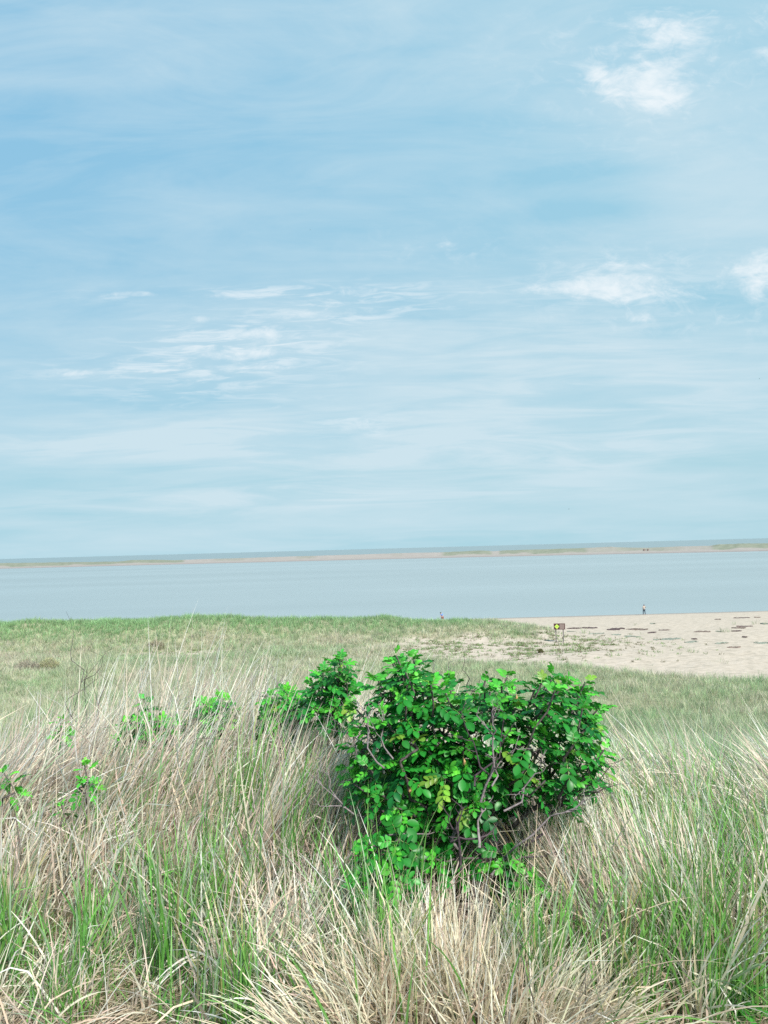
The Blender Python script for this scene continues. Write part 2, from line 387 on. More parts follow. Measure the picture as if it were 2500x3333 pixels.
tag(np_mesh('green_beach_grass', V, Q, M_grass, c), 'fresh green beach grass blades growing up through the dead straw', 'grass', kind='stuff')

# litter lying on the ground
def litter(n, x0, x1, y0, y1):
    x = rng.uniform(x0, x1, n); y = rng.uniform(y0, y1, n); z = hgt(x, y) + rng.uniform(0, .035, n)
    ct = jit((.54, .46, .34), n, .25)
    return blades(np.stack([x, y, z], -1), rng.uniform(0, 6.28, n), rng.normal(1.5, .1, n), rng.normal(0, .35, n), rng.uniform(.05, .3, n), rng.uniform(.002, .0045, n), 4, ct * .8, ct)
V, Q, c = join([litter(9000, -1.9, -.2, 2.3, 4.2), litter(9000, -.2, 2.2, 2.3, 4.5), litter(2500, -1.9, -.7, 2.3, 3.5)])
tag(np_mesh('straw_litter', V, Q, M_grass, c), 'broken straw lying flat on the ground in front of the grass', 'straw litter', kind='stuff')

# fountain tussock, a thing of its own
fx, fy = .17, 2.62
t_root = empty('grass_tussock', (fx, fy, float(hgt(fx, fy))))
tag(t_root, 'big pale straw tussock arching outward like a fountain at bottom centre', 'grass tussock')
def fountain(n, r, L, lean_max, kind):
    k = 9; ca = rng.uniform(0, 6.28, k); cr_ = np.sqrt(rng.random(k)) * .30
    ox = cr_ * np.cos(ca) * 1.5; oy = cr_ * np.sin(ca) * .8; i = rng.integers(0, k, n)
    a = rng.uniform(0, 2 * math.pi, n); q = np.sqrt(rng.uniform(0, 1, n))
    x = fx + ox[i] + r * q * np.cos(a); y = fy + oy[i] + r * .8 * q * np.sin(a)
    P = np.stack([x, y, hgt(x, y) - .01], -1)
    vx = np.cos(a) * q * .5 + ox[i] * 1.7 + rng.normal(0, .27, n); vy = np.sin(a) * q * .5 + oy[i] * 1.2 - .05 + rng.normal(0, .22, n)
    az = np.arctan2(vy, vx); m = np.hypot(vx, vy)
    ln = m * lean_max + rng.normal(0, .05, n); bd = rng.uniform(-.05, .9, n) * (.25 + m)
    tone = rng.uniform(.85, 1.12, k)[i][:, None]
    if kind: ct = jit((.88, .75, .58), n, .22) * tone; cb = ct * .75
    else: ct = jit(GREEN_L, n, .2); cb = jit(GREEN, n, .2)
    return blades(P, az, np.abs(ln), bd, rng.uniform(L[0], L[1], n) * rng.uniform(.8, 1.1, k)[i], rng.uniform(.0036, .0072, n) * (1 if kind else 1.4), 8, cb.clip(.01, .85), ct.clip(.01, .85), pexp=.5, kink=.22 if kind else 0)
Va = fountain(2700, .14, (.25, .52), .85, 1); Vb = fountain(60, .16, (.5, .78), .5, 1)
V, Q, c = join([Va, Vb])
np_mesh('dead_blades', V, Q, M_grass, c, t_root, None).matrix_parent_inverse = Matrix.Translation(-t_root.location)
V, Q, c = fountain(45, .2, (.45, .8), .4, 0)
np_mesh('green_blades', V, Q, M_grass, c, t_root, None).matrix_parent_inverse = Matrix.Translation(-t_root.location)

# slope and field grass ---------------------------------------------------------
def field(n, r0, r1, a0, a1, wk, L, nseg, lean=.3, m=6, tr=.11):
    nt = n // m
    a = rng.uniform(R(a0), R(a1), nt); r = np.sqrt(rng.uniform(r0 ** 2, r1 ** 2, nt))
    x = r * np.sin(a); y = r * np.cos(a)
    g = grassy(x, y); hn = fbm(x * .5, y * .5, 3)
    k = rng.random(nt) < np.clip(g * (.55 + .9 * hn), 0, 1)
    x, y, r, g = x[k], y[k], r[k], g[k]; nt = len(x)
    rd = ridge(x, y)
    nz = fbm(x * .16 + 40, y * .16, 4); nf = fbm(x * 1.1 + 4, y * 1.1, 3); n2 = fbm(x * 2.3 + 9, y * 1.4 + 3, 3)
    gk = .42 + .9 * (nz - .5) + .72 * sstep(.6, 2.1, rd) * sstep(77, 85, y + (nz - .5) * 12) + .18 * sstep(3, 14, x) * (y < 64) + .9 * (nf - .5)
    gk = gk + .18 * sstep(20, 8, y) + rng.normal(0, .16, nt)
    dk = (1 - .14 * (sstep(2, 12, x) * sstep(54, 40, y) * nf * 1.2)) * (.55 + .9 * n2) * rng.normal(1, .17, nt).clip(.5, 1.5)
    tl = rng.uniform(.7, 1.2, nt) * (.55 + .9 * n2)
    x, y, r, gk, dk, tl = [np.repeat(q, m) for q in (x, y, r, gk, dk, tl)]; n = len(x)
    rad = rng.random(n) ** .7 * tr * (1 + r * .012); aa = rng.uniform(0, 6.28, n)
    x = x + rad * np.cos(aa); y = y + rad * np.sin(aa)
    P = np.stack([x, y, hgt(x, y) - .02], -1)
    gk = np.clip(gk + rng.normal(0, .16, n), 0, 1)[:, None]
    pale = jit((.585, .525, .44), n, .12); gr = jit((.27, .43, .225), n, .15)
    ct = (pale * (1 - gk) + gr * gk) * dk[:, None]
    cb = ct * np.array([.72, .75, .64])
    wd = rng.uniform(.7, 1.3, n) * (.0028 + wk * r)
    az = aa + rng.normal(0, .6, n)
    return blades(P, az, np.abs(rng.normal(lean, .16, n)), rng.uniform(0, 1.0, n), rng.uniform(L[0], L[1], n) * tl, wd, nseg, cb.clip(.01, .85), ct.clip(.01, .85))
V, Q, c = join([field(150000, 5.6, 16, -36, 36, .00022, (.35, .7), 4), field(210000, 16, 36, -36, 36, .00026, (.35, .65), 3), field(230000, 36, 74, -36, 36, .00028, (.35, .62), 3)])
tag(np_mesh('slope_grass', V, Q, M_field, c), 'pale green and straw beach grass covering the slope and hollow below the bluff', 'grass', kind='stuff')
V, Q, c = join([field(260000, 72, 106, -34, 34, .00030, (.36, .72), 3)])
tag(np_mesh('dune_grass', V, Q, M_field, c), 'green marram grass covering the long low dune in front of the beach', 'grass', kind='stuff')
# sparse seedlings and twiggy bits on the bare sand at the dune end
def sparse(n):
    x = rng.uniform(-30, 34, n); y = rng.uniform(58, 92, n)
    g = grassy(x, y); e = np.exp(-((x - 12) / 9.0) ** 2 - ((y - 76) / 8.0) ** 2) + .8 * np.exp(-((x + 21) / 8.0) ** 2 - ((y - 76.5) / 3.0) ** 2)
    e = np.clip(e * 1.5, 0, 1) * sstep(.35, .6, fbm(x * .8, y * .8))
    k = (g < .6) & (rng.random(n) < e); x = x[k]; y = y[k]; n = len(x); m = 9
    X = np.repeat(x, m) + rng.normal(0, .14, n * m); Y = np.repeat(y, m) + rng.normal(0, .1, n * m)
    base = np.where(rng.random(n)[:, None] < .45, np.array([[.20, .19, .11]]), np.array([[.24, .36, .15]]))
    ct = np.repeat(base, m, 0) * rng.normal(1, .2, (n * m, 1)).clip(.4, 1.6)
    return blades(np.stack([X, Y, hgt(X, Y) - .01], -1), rng.uniform(0, 6.28, n * m), np.abs(rng.normal(.7, .35, n * m)), rng.uniform(0, .8, n * m), rng.uniform(.08, .34, n * m), rng.uniform(.025, .055, n * m), 2, ct * .8, ct)
V, Q, c = sparse(17000)
tag(np_mesh('sparse_dune_plants', V, Q, M_field, c), 'scattered small plants and wilted tufts dotting the bare sand at the dune foot', 'seedlings', kind='stuff')

# ------------------------------------------------------------------ twigs, stems
class Tubes:
    def __init__(s): s.V = []; s.Q = []; s.n = 0
    def seg(s, pts, rad, sides=6):
        pts = [Vector(p) for p in pts]; k = len(pts); b0 = s.n
        up = Vector((.3, .9, .2)).normalized()
        for i, p in enumerate(pts):
            d = (pts[min(i + 1, k - 1)] - pts[max(i - 1, 0)])
            if d.length < 1e-7: d = Vector((0, 0, 1))
            d.normalize(); a = d.cross(up)
            if a.length < 1e-3: a = d.cross(Vector((1, 0, 0)))
            a.normalize(); b = d.cross(a)
            for q in range(sides):
                an = 2 * math.pi * q / sides
                s.V.append(p + (a * math.cos(an) + b * math.sin(an)) * rad[i])
        for i in range(k - 1):
            for q in range(sides):
                q2 = (q + 1) % sides
                s.Q.append((b0 + i * sides + q, b0 + i * sides + q2, b0 + (i + 1) * sides + q2, b0 + (i + 1) * sides + q))
        s.n += k * sides
    def build(s, name, mat, parent=None, origin=(0, 0, 0)):
        o = np_mesh(name, np.array([tuple(v) for v in s.V]), np.array(s.Q), mat, None, None, None, smooth=True)
        if parent is not None:
            o.parent = parent; o.matrix_parent_inverse = Matrix.Translation(-Vector(parent.location))
        return o
def wiggle(a, b, n, amp):
    a = Vector(a); b = Vector(b); L = (b - a).length; out = []
    off = Vector((0, 0, 0))
    for i in range(n + 1):
        t = i / n
        if 0 < i < n: off = off * .6 + Vector((random.gauss(0, 1), random.gauss(0, 1), random.gauss(0, .6))) * amp * L
        else: off = off * 0 if i in (0, n) else off
        out.append(a.lerp(b, t) + off)
    return out
def twig_tree(T, base, tip, r, depth=2, amp=.05):
    pts = wiggle(base, tip, 6, amp)
    T.seg(pts, [r * (1 - .75 * i / 6) for i in range(7)], 5)
    if depth > 0:
        d = (pts[-1] - pts[0]); L = d.length
        for _ in range(random.randint(2, 3)):
            i = random.randint(2, 5)
            v = (d.normalized() + Vector((random.gauss(0, .7), random.gauss(0, .4), random.gauss(0, .4)))).normalized()
            twig_tree(T, pts[i], pts[i] + v * L * random.uniform(.25, .5), r * .55, depth - 1, amp)

# leaves ------------------------------------------------------------------
class Leaves:
    def __init__(s): s.V = []; s.Q = []; s.C = []; s.n = 0
    def leaflet(s, p, d, nrm, L, Wd, col, fold=.35, curl=.3):
        side = d.cross(nrm).normalized(); nrm = side.cross(d).normalized()
        prof = [0.08, .62, .96, 1.0, .72, .12]
        ts = [0, .18, .4, .62, .84, 1]
        b0 = s.n
        for t, w in zip(ts, prof):
            c = p + d * (L * t) - nrm * (curl * L * t * t)
            for sgn in (-1, 0, 1):
                v = c + side * (sgn * w * Wd * .5)
                if sgn: v = v + nrm * (fold * w * Wd * .5)
                s.V.append(v); s.C.append(tuple(col) if sgn else tuple(min(.9, q * 1.25) for q in col))
        for i in range(5):
            for j in range(2):
                a = b0 + i * 3 + j; s.Q.append((a, a + 1, a + 4, a + 3))
        s.n += 18
    def compound(s, p, d, up, L, col, pairs=3, lw=1.0):
        """pinnate rose leaf: rachis with paired leaflets and one at the end"""
        d = d.normalized(); side = d.cross(up).normalized(); nrm = side.cross(d).normalized()
        pts = [p + d * (L * t) - Vector((0, 0, 1)) * (L * .28 * t * t) for t in (0, .35, .6, .85, 1.0)]
        LL = L * .46 * lw
        # rachis ribbon
        b0 = s.n
        for q in pts:
            for sg in (-1, 1): s.V.append(q + side * sg * .0009); s.C.append((.22, .38, .10))
        for i in range(4): a = b0 + i * 2; s.Q.append((a, a + 1, a + 3, a + 2))
        s.n += 10
        for k in range(pairs):
            q = pts[1 + k]; sz = LL * (.82 + .12 * k)
            for sg in (-1, 1):
                dd = (d * .55 + side * sg * .95 + nrm * random.uniform(-.15, .25) - Vector((0, 0, 1)) * random.uniform(0, .35)).normalized()
                cj = [c * random.uniform(.88, 1.12) for c in col]
                s.leaflet(q, dd, nrm, sz, sz * random.uniform(.58, .68), cj, random.uniform(.1, .5), random.uniform(.05, .35))
        s.leaflet(pts[-1], (d - Vector((0, 0, .35))).normalized(), nrm, LL * 1.1, LL * .72, [c * random.uniform(.9, 1.12) for c in col], random.uniform(.1, .4), random.uniform(.1, .4))
    def rosette(s, tip, axis, size=1.0, young=0.0, n=8):
        axis = axis.normalized()
        e1 = axis.cross(Vector((.1, 1, .05))).normalized(); e2 = axis.cross(e1)
        a0 = random.uniform(0, 6.28)
        for i in range(n):
            f = i / max(1, n - 1)                          # 0 lowest/oldest .. 1 youngest
            an = a0 + i * 2.4
            el = -.15 + f * 1.15 + random.gauss(0, .15)
            d = (e1 * math.cos(an) + e2 * math.sin(an)) * math.cos(el) + axis * math.sin(el)
            L = .088 * size * (1 - .45 * f) * random.uniform(.85, 1.15)
            p = tip - axis * (.075 * size * (1 - f))
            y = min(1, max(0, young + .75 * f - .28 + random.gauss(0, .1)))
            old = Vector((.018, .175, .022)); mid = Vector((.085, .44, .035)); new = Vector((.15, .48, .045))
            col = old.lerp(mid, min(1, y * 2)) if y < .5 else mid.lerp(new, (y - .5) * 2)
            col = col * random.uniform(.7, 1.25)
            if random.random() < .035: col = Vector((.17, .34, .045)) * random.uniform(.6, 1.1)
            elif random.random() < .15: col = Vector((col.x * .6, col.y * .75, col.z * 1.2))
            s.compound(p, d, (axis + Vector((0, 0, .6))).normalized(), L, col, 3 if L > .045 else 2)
    def build(s, name, parent):
        o = np_mesh(name, np.array([tuple(v) for v in s.V]), np.array(s.Q), M_leaf, np.array(s.C), smooth=True)
        o.parent = parent; o.matrix_parent_inverse = Matrix.Translation(-Vector(parent.location)); return o

def inpoly(x, y, P):
    c = False; j = len(P) - 1
    for i in range(len(P)):
        if (P[i][1] > y) != (P[j][1] > y) and x < (P[j][0] - P[i][0]) * (y - P[i][1]) / (P[j][1] - P[i][1]) + P[i][0]: c = not c
        j = i
    return c
def scatter(poly, md, d0, d1, gaps=(), tries=4000, bulge=True):
    xs = [p[0] for p in poly]; ys = [p[1] for p in poly]; out = []
    cx = sum(xs) / len(xs)
    for _ in range(tries):
        x = random.uniform(min(xs), max(xs)); y = random.uniform(min(ys), max(ys))
        if not inpoly(x, y, poly): continue
        if any(((x - g[0]) / g[2]) ** 2 + ((y - g[1]) / g[3]) ** 2 < 1 for g in gaps): continue
        d = random.uniform(d0, d1)
        p = at(x, y, d)
        if any((p - q).length < md for q in out): continue
        if p.z < float(hgt(p.x, p.y)) + .05: continue
        out.append(p)
    return out

def make_bush(name, label, tips, bases, size=1.0, group=None, young=0, nl=(6, 9), twigs=(), buds=0, r0=.004, stemmat=None):
    bx = sum(b[0] for b in bases) / len(bases); by = sum(b[1] for b in bases) / len(bases)
    root = empty(name, (bx, by, float(hgt(bx, by))))
    tag(root, label, 'bush', group)
    nodes = []; par = []
    cen = Vector((0, 0, 0))
    for t in tips: cen += t
    cen /= len(tips)
    for b in bases:
        p0 = Vector((b[0], b[1], float(hgt(b[0], b[1])) - .03))
        top = p0.lerp(cen, .62) + Vector((random.gauss(0, .05), random.gauss(0, .05), 0))
        prev = -1
        for q in wiggle(p0, top, 6, .05):
            nodes.append(q); par.append(prev); prev = len(nodes) - 1
    leaf = Leaves(); ends = []
    allt = [(t, True) for t in tips]
    allt.sort(key=lambda a: (a[0] - cen).length)
    for t, leafy in allt:
        out = t - cen
        ax = (Vector((0, 0, 1)) * .8 + out.normalized() * .75 + Vector((random.gauss(0, .25), random.gauss(0, .25), random.gauss(0, .1)))).normalized()
        if ax.z < .05: ax.z = .1; ax.normalize()
        low = t - ax * .09 * size
        best = None; bd = 1e9
        for i, q in enumerate(nodes):
            dd = (q - low).length + max(0, q.z - low.z + .02) * 3
            if dd < bd: bd = dd; best = i
        k = max(1, int((nodes[best] - low).length / .06)); prev = best
        pts = wiggle(nodes[best], low, k, .05)
        for q in pts[1:]: nodes.append(q); par.append(prev); prev = len(nodes) - 1
        nodes.append(t); par.append(prev); ends.append(len(nodes) - 1)
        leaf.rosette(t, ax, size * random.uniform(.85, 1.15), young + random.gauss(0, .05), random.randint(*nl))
    cnt = [0] * len(nodes)
    for e in ends:
        i = e
        while i >= 0: cnt[i] += 1; i = par[i]
    T = Tubes(); Tg = Tubes()
    rad = lambda i: min(.013, .0016 + .0016 * math.sqrt(max(1, cnt[i]))) * (r0 / .004)
    for i in range(len(nodes)):
        if par[i] >= 0:
            if cnt[i] == 0: continue
            T.seg([nodes[par[i]], nodes[i]], [rad(par[i]) if cnt[par[i]] < cnt[i] + 8 else rad(i) * 1.1, rad(i)], 6)
    T.build('stems', stemmat or M_bark, root)
    leaf.build('foliage', root)
    for (a, b, r, dep) in twigs:
        Tw = Tubes(); twig_tree(Tw, a, b, r, dep, .06); Tw.build('bare_twig', M_twig if random.random() < .6 else M_darktwig, root)
    for k in range(buds):
        t = tips[(k * 7) % len(tips)]; bud(t + Vector((0, -.02, .03)), root)
    return root, nodes
M_bud = simple('rose_bud', (.42, .25, .12), .6, .3, (90, .3))
M_sepal = simple('bud_sepal', (.30, .40, .10), .6, .3)
def bud(p, root):
    bm = bmesh.new(); prof = [(0, .002), (.004, .0055), (.010, .007), (.018, .0045), (.030, .0008)]
    ax = Vector((random.gauss(0, .2), -.1, 1)).normalized(); q = ax.to_track_quat('Z', 'Y')
    rings = []
    for z, r in prof:
        rings.append([bm.verts.new(p + q @ Vector((r * math.cos(a), r * math.sin(a), z))) for a in [i * math.pi / 3.5 for i in range(7)]])
    for a, b in zip(rings, rings[1:]):
        for i in range(7): bm.faces.new((a[i], a[(i + 1) % 7], b[(i + 1) % 7], b[i]))
    bm.faces.new(rings[-1]); me = bpy.data.meshes.new('flower_bud'); bm.to_mesh(me); bm.free(); me.materials.append(M_bud)
    for f in me.polygons: f.use_smooth = True
    o = bpy.data.objects.new('flower_bud', me); C.objects.link(o); o.parent = root; o.matrix_parent_inverse = Matrix.Translation(-Vector(root.location))

gaps = [(1150, 2350, 55, 65), (1575, 2365, 58, 72), (1590, 2460, 40, 55), (1440, 2665, 75, 45), (1620, 2620, 55, 55), (1240, 2430, 45, 45), (1210, 2270, 40, 40), (1720, 2300, 35, 50), (1460, 2390, 35, 30), (1840, 2330, 30, 40), (1760, 2480, 40, 40), (1300, 2560, 35, 30), (1520, 2225, 30, 25), (1712, 2235, 22, 40), (1195, 2270, 24, 24), (1960, 2430, 45, 25), (1330, 2420, 28, 22), (1880, 2470, 30, 30), (1400, 2540, 30, 25), (1680, 2440, 28, 30)]
main_poly = [(1215, 2200), (1255, 2130), (1330, 2125), (1370, 2150), (1400, 2200), (1480, 2185), (1530, 2225), (1590, 2190), (1660, 2195), (1700, 2225), (1740, 2190), (1800, 2200), (1870, 2190), (1915, 2215), (1925, 2290), (1950, 2350), (1915, 2400), (1960, 2430), (1950, 2480), (1890, 2500), (1900, 2560), (1850, 2580), (1800, 2570), (1740, 2560), (1690, 2590), (1640, 2690), (1560, 2690), (1500, 2670), (1440, 2710), (1350, 2690), (1300, 2670), (1210, 2630), (1180, 2560), (1130, 2530), (1140, 2480), (1180, 2430), (1130, 2370), (1110, 2330), (1180, 2280)]
low1 = [(1170, 2740), (1270, 2720), (1330, 2760), (1310, 2850), (1250, 2930), (1185, 2910), (1150, 2830)]
low2 = [(1370, 2740), (1500, 2750), (1540, 2820), (1450, 2850), (1380, 2830)]
low3 = [(1590, 2790), (1680, 2740), (1740, 2830), (1740, 2900), (1680, 2880), (1610, 2870)]
main_poly = [(x, y + (28 if y < 2320 else 0) - (15 if y > 2600 else 0)) for x, y in main_poly]
gaps = [(a_, b_, c_ * 1.12, d_ * 1.12) for a_, b_, c_, d_ in gaps]
tips = scatter(main_poly, .091, 2.98, 3.5, gaps, 2600) + scatter(low1, .09, 2.85, 3.05, tries=500) + scatter(low2, .11, 2.95, 3.15, tries=250) + scatter(low3, .105, 2.95, 3.1, tries=300)
for a in ((1160, 2310), (1150, 2400), (1190, 2360), (1290, 2135), (1345, 2140), (1580, 2215), (1650, 2205), (1800, 2205), (1905, 2220), (1945, 2310), (1965, 2440), (1960, 2490), (1130, 2500), (1150, 2550)):
    tips.append(at(*a, random.uniform(3.05, 3.4)))
gz = lambda x, y: float(hgt(x, y))
tw = []
def tp(a, b, d, r=.003, dep=2): tw.append((at(*a, d), at(*b, d + random.uniform(-.1, .1)), r * .8, dep))
tp((1520, 2230), (1512, 2120), 3.35, .0026, 0); tp((1515, 2560), (1520, 2225), 3.35, .005, 2); tp((1400, 2260), (1410, 2140), 3.4, .0024, 1); tp((1445, 2230), (1480, 2150), 3.4, .0024, 1)
tp((1250, 2480), (1130, 2270), 3.35, .005, 3); tp((1270, 2480), (1200, 2250), 3.4, .005, 3); tp((1230, 2440), (1020, 2370), 3.3, .0035, 1)
tp((1560, 2560), (1560, 2280), 3.25, .007, 3); tp((1530, 2540), (1640, 2320), 3.2, .006, 3); tp((1590, 2500), (1500, 2300), 3.3, .005, 3)
tp((1240, 2690), (1000, 2510), 3.1, .006, 2); tp((1700, 2760), (1990, 2490), 3.1, .007, 3); tp((1880, 2590), (2060, 2550), 3.1, .0035, 2); tp((1900, 2560), (2030, 2470), 3.15, .003, 2)
tp((1600, 2850), (1870, 2640), 3.0, .008, 3); tp((1700, 2790), (2000, 2740), 3.0, .004, 1); tp((1250, 2720), (1480, 2700), 3.0, .005, 1); tp((1470, 2740), (1620, 2680), 3.0, .008, 1)
tp((1150, 2850), (1060, 2850), 3.0, .004, 1)
tp((1480, 2800), (1515, 2560), 3.1, .013, 1); tp((1570, 2830), (1530, 2600), 3.2, .010, 2); tp((1240, 2800), (1260, 2520), 3.2, .010, 2); tp((1700, 2720), (1740, 2520), 3.3, .009, 2)
for a, b, rr_, dd in (((1565, 2610), (1560, 2300), .007, 3), ((1545, 2560), (1640, 2330), .006, 3), ((1590, 2520), (1500, 2330), .005, 2), ((1600, 2560), (1690, 2390), .005, 2),
                      ((1250, 2500), (1150, 2290), .005, 3), ((1280, 2470), (1200, 2260), .004, 2), ((1560, 2760), (1570, 2600), .009, 1), ((1500, 2830), (1470, 2600), .009, 2), ((1640, 2640), (1780, 2440), .005, 2)):
    tp(a, b, 2.93, rr_, dd)
make_bush('rose_bush', 'large leafy green rose bush with bare grey twigs, right of centre', tips,
          [(.33, 3.35), (.42, 3.4), (.5, 3.3), (.2, 3.35), (.62, 3.4), (.38, 3.25)], 1.0, twigs=tw, buds=9, r0=.0045)

tipsL = scatter([(1000, 2240), (1060, 2150), (1120, 2135), (1150, 2190), (1140, 2260), (1120, 2330), (1040, 2320), (1000, 2260)], .09, 3.75, 4.1, tries=900)
make_bush('rose_bush', 'smaller dense rose bush rising just left of the large one', tipsL, [(-.15, 4.1), (-.2, 4.0)], .95, 'smaller rose bushes', twigs=[(at(1100, 2240, 3.9), at(1118, 2160, 3.9), .003, 1)])
tipsM = scatter([(860, 2260), (980, 2240), (1000, 2300), (930, 2380), (860, 2340)], .09, 4.2, 4.7, tries=700)
make_bush('rose_bush', 'low rose bush half sunk in straw below two bare forked twigs', tipsM, [(-.55, 4.55)], .95, 'smaller rose bushes',
          twigs=[(at(905, 2270, 4.4), at(865, 2165, 4.4), .0035, 2), (at(850, 2330, 4.4), at(815, 2180, 4.4), .003, 1), (at(905, 2250, 4.4), at(930, 2190, 4.4), .003, 1)])
tipsN = scatter([(630, 2280), (700, 2265), (760, 2290), (750, 2400), (700, 2440), (630, 2350)], .09, 4.4, 4.8, tries=700)
make_bush('rose_bush', 'rose bush with bright leaves behind tall straw, left of the forked twigs', tipsN, [(-1.0, 4.75)], .95, 'smaller rose bushes', young=.1)
tipsO = scatter([(370, 2345), (480, 2335), (600, 2330), (625, 2400), (500, 2410), (380, 2400)], .10, 4.5, 5.1, tries=600) + [at(465, 2275, 4.7)]
make_bush('rose_bush', 'low spreading rose bush behind the straw with one bright shoot standing up', tipsO, [(-1.45, 4.9), (-1.6, 4.9)], .9, 'smaller rose bushes', young=.15,
          twigs=[(at(570, 2340, 4.7), at(575, 2230, 4.7), .003, 2), (at(575, 2290, 4.7), at(625, 2235, 4.7), .0025, 1), (at(480, 2380, 4.8), at(440, 2280, 4.8), .003, 3), (at(490, 2360, 4.8), at(560, 2270, 4.8), .003, 3)])
tipsR = scatter([(1900, 2580), (2050, 2580), (2090, 2640), (1990, 2670), (1900, 2650)], .085, 3.7, 4.3, tries=700)
make_bush('rose_bush', 'low bright green rose growth at the right foot of the large bush', tipsR, [(1.15, 4.1), (1.3, 4.1)], .75, 'smaller rose bushes', young=.3)
tipsS = scatter([(2310, 2555), (2350, 2540), (2400, 2560), (2400, 2620), (2330, 2630)], .09, 4.4, 4.7, tries=400)
make_bush('rose_bush', 'small rose bush sunk in leaning grass near the right edge', tipsS, [(2.05, 4.6)], .9, 'smaller rose bushes')
def sprig(px, py, d, label, n=1, size=.85):
    p = at(px, py, d); ts = [p] + [p + Vector((random.gauss(0, .03), 0, -.09 * (i + 1))) for i in range(n - 1)]
    b = (p.x - .03, p.y + .02)
    make_bush('rose_sprig', label, ts, [b, (b[0] + .01, b[1])], size, 'rose sprigs in the straw', young=.35, nl=(6, 8))
sprig(275, 2490, 3.75, 'single bright rose sprig pushing out of the left straw', 2)
sprig(200, 2615, 3.6, 'small low rose sprig half hidden in straw, nearest the left corner grass', 1, .6)
sprig(12, 2515, 3.75, 'rose sprig cut by the left edge of the picture', 2)
sprig(195, 2340, 4.6, 'dark rose sprig deep in straw below the leafless twigs at far left', 2)
sprig(2010, 3180 - 310, 2.9, 'small rose sprig low in the grass right of the large bush foot', 1, .7)
# leafless dead shrub at the left
def dead_shrub(name, label, base, tips, r=.004, dep=2, mat=None):
    root = empty(name, tuple(base)); tag(root, label, 'dead twigs')
    for t in tips:
        T = Tubes(); twig_tree(T, base, t, r, dep, .07); T.build('branch', mat or M_darktwig, root)
b = at(285, 2400, 5.0); b.z = gz(b.x, b.y) - .02
dead_shrub('dead_shrub', 'leafless dark twigs sticking up through tall straw at far left', b, [at(285, 2170, 5.0), at(300, 2210, 5.1), at(345, 2125, 5.1)], .0045, 1)

# broad-leaved weed, lower right corner
def weed(px, py, label, n=16, L=.14, lw=.024):
    x, y = gp(px, py); z = gz(x, y); root = empty('leafy_weed', (x, y, z)); tag(root, label, 'weed', 'broad leaved weeds')
    lv = Leaves()
    for i in range(n):
        an = i * 2.4; el = random.uniform(.1, 1.1)
        d = Vector((math.cos(an) * math.cos(el), math.sin(an) * math.cos(el), math.sin(el)))
        l = L * random.uniform(.6, 1.1)
        side = d.cross(Vector((0, 0, 1))).normalized(); nrm = side.cross(d)
        lv.leaflet(Vector((x, y, z + .01)), d, nrm, l, lw * random.uniform(.8, 1.2), [c * random.uniform(.8, 1.2) for c in (.06, .28, .05)], .4, .35)
    lv.build('leaf_rosette', root)
weed(2380, 3290, 'broad leaved green weed in the bottom right corner', 22, .17, .028)
weed(15, 3160, 'bright green weed at the bottom left edge', 12, .12, .018)
weed(560, 3320, 'low green weed among straw litter along the bottom edge', 12, .09, .014)

# far shrubs on the flat
def far_shrub(px, py, d, wdt, ht, label, col):
    b = at(px, py, d); z = gz(b.x, b.y); root = empty('dune_shrub', (b.x, b.y, z)); tag(root, label, 'shrub', 'shrubs on the grassy flat')
    T = Tubes()
    for i in range(40):
        a = random.uniform(0, 6.28); q = random.random() ** .5
        tip = Vector((b.x + wdt * .48 * q * math.cos(a), b.y + wdt * .3 * q * math.sin(a), z + ht * (1 - .45 * q * q) * random.uniform(.7, 1)))
        T.seg(wiggle((b.x + random.gauss(0, wdt * .16), b.y + random.gauss(0, .1), z - .02), tip, 3, .05), [.02, .015, .012, .006], 4)
    T.build('branches', M_twig, root)
    n = 2600; a = rng.uniform(0, 6.28, n); q = np.sqrt(rng.random(n)); h = rng.random(n)
    x = b.x + wdt * .5 * q * np.cos(a); y = b.y + wdt * .32 * q * np.sin(a); zz = z + ht * h * (1 - .5 * q * q) * (.8 + .4 * fbm(x * 3, y * 3))
    ct = jit(col, n, .25)
    V, Q, c = blades(np.stack([x, y, zz], -1), rng.uniform(0, 6.28, n), rng.uniform(.1, 1.4, n), rng.uniform(0, .5, n), rng.uniform(.06, .16, n), rng.uniform(.02, .04, n), 2, ct, ct)
    o = np_mesh('foliage', V, Q, M_field, c); o.parent = root; o.matrix_parent_inverse = Matrix.Translation(-Vector(root.location))
far_shrub(507, 2078, 80, 1.9, .95, 'small dark brown shrub above the sand patch, on the left', (.36, .32, .22))
far_shrub(88, 2150, 66, 2.2, .95, 'grey brown low shrub at far left, the darker of the pair', (.38, .335, .27))
far_shrub(160, 2146, 67, 1.8, 1.0, 'olive green low shrub at far left beside a grey one', (.44, .43, .26))
far_shrub(1760, 2128, 70, .40, .32, 'tiny round olive shrub alone on the bare sand left of the sign', (.22, .22, .11))

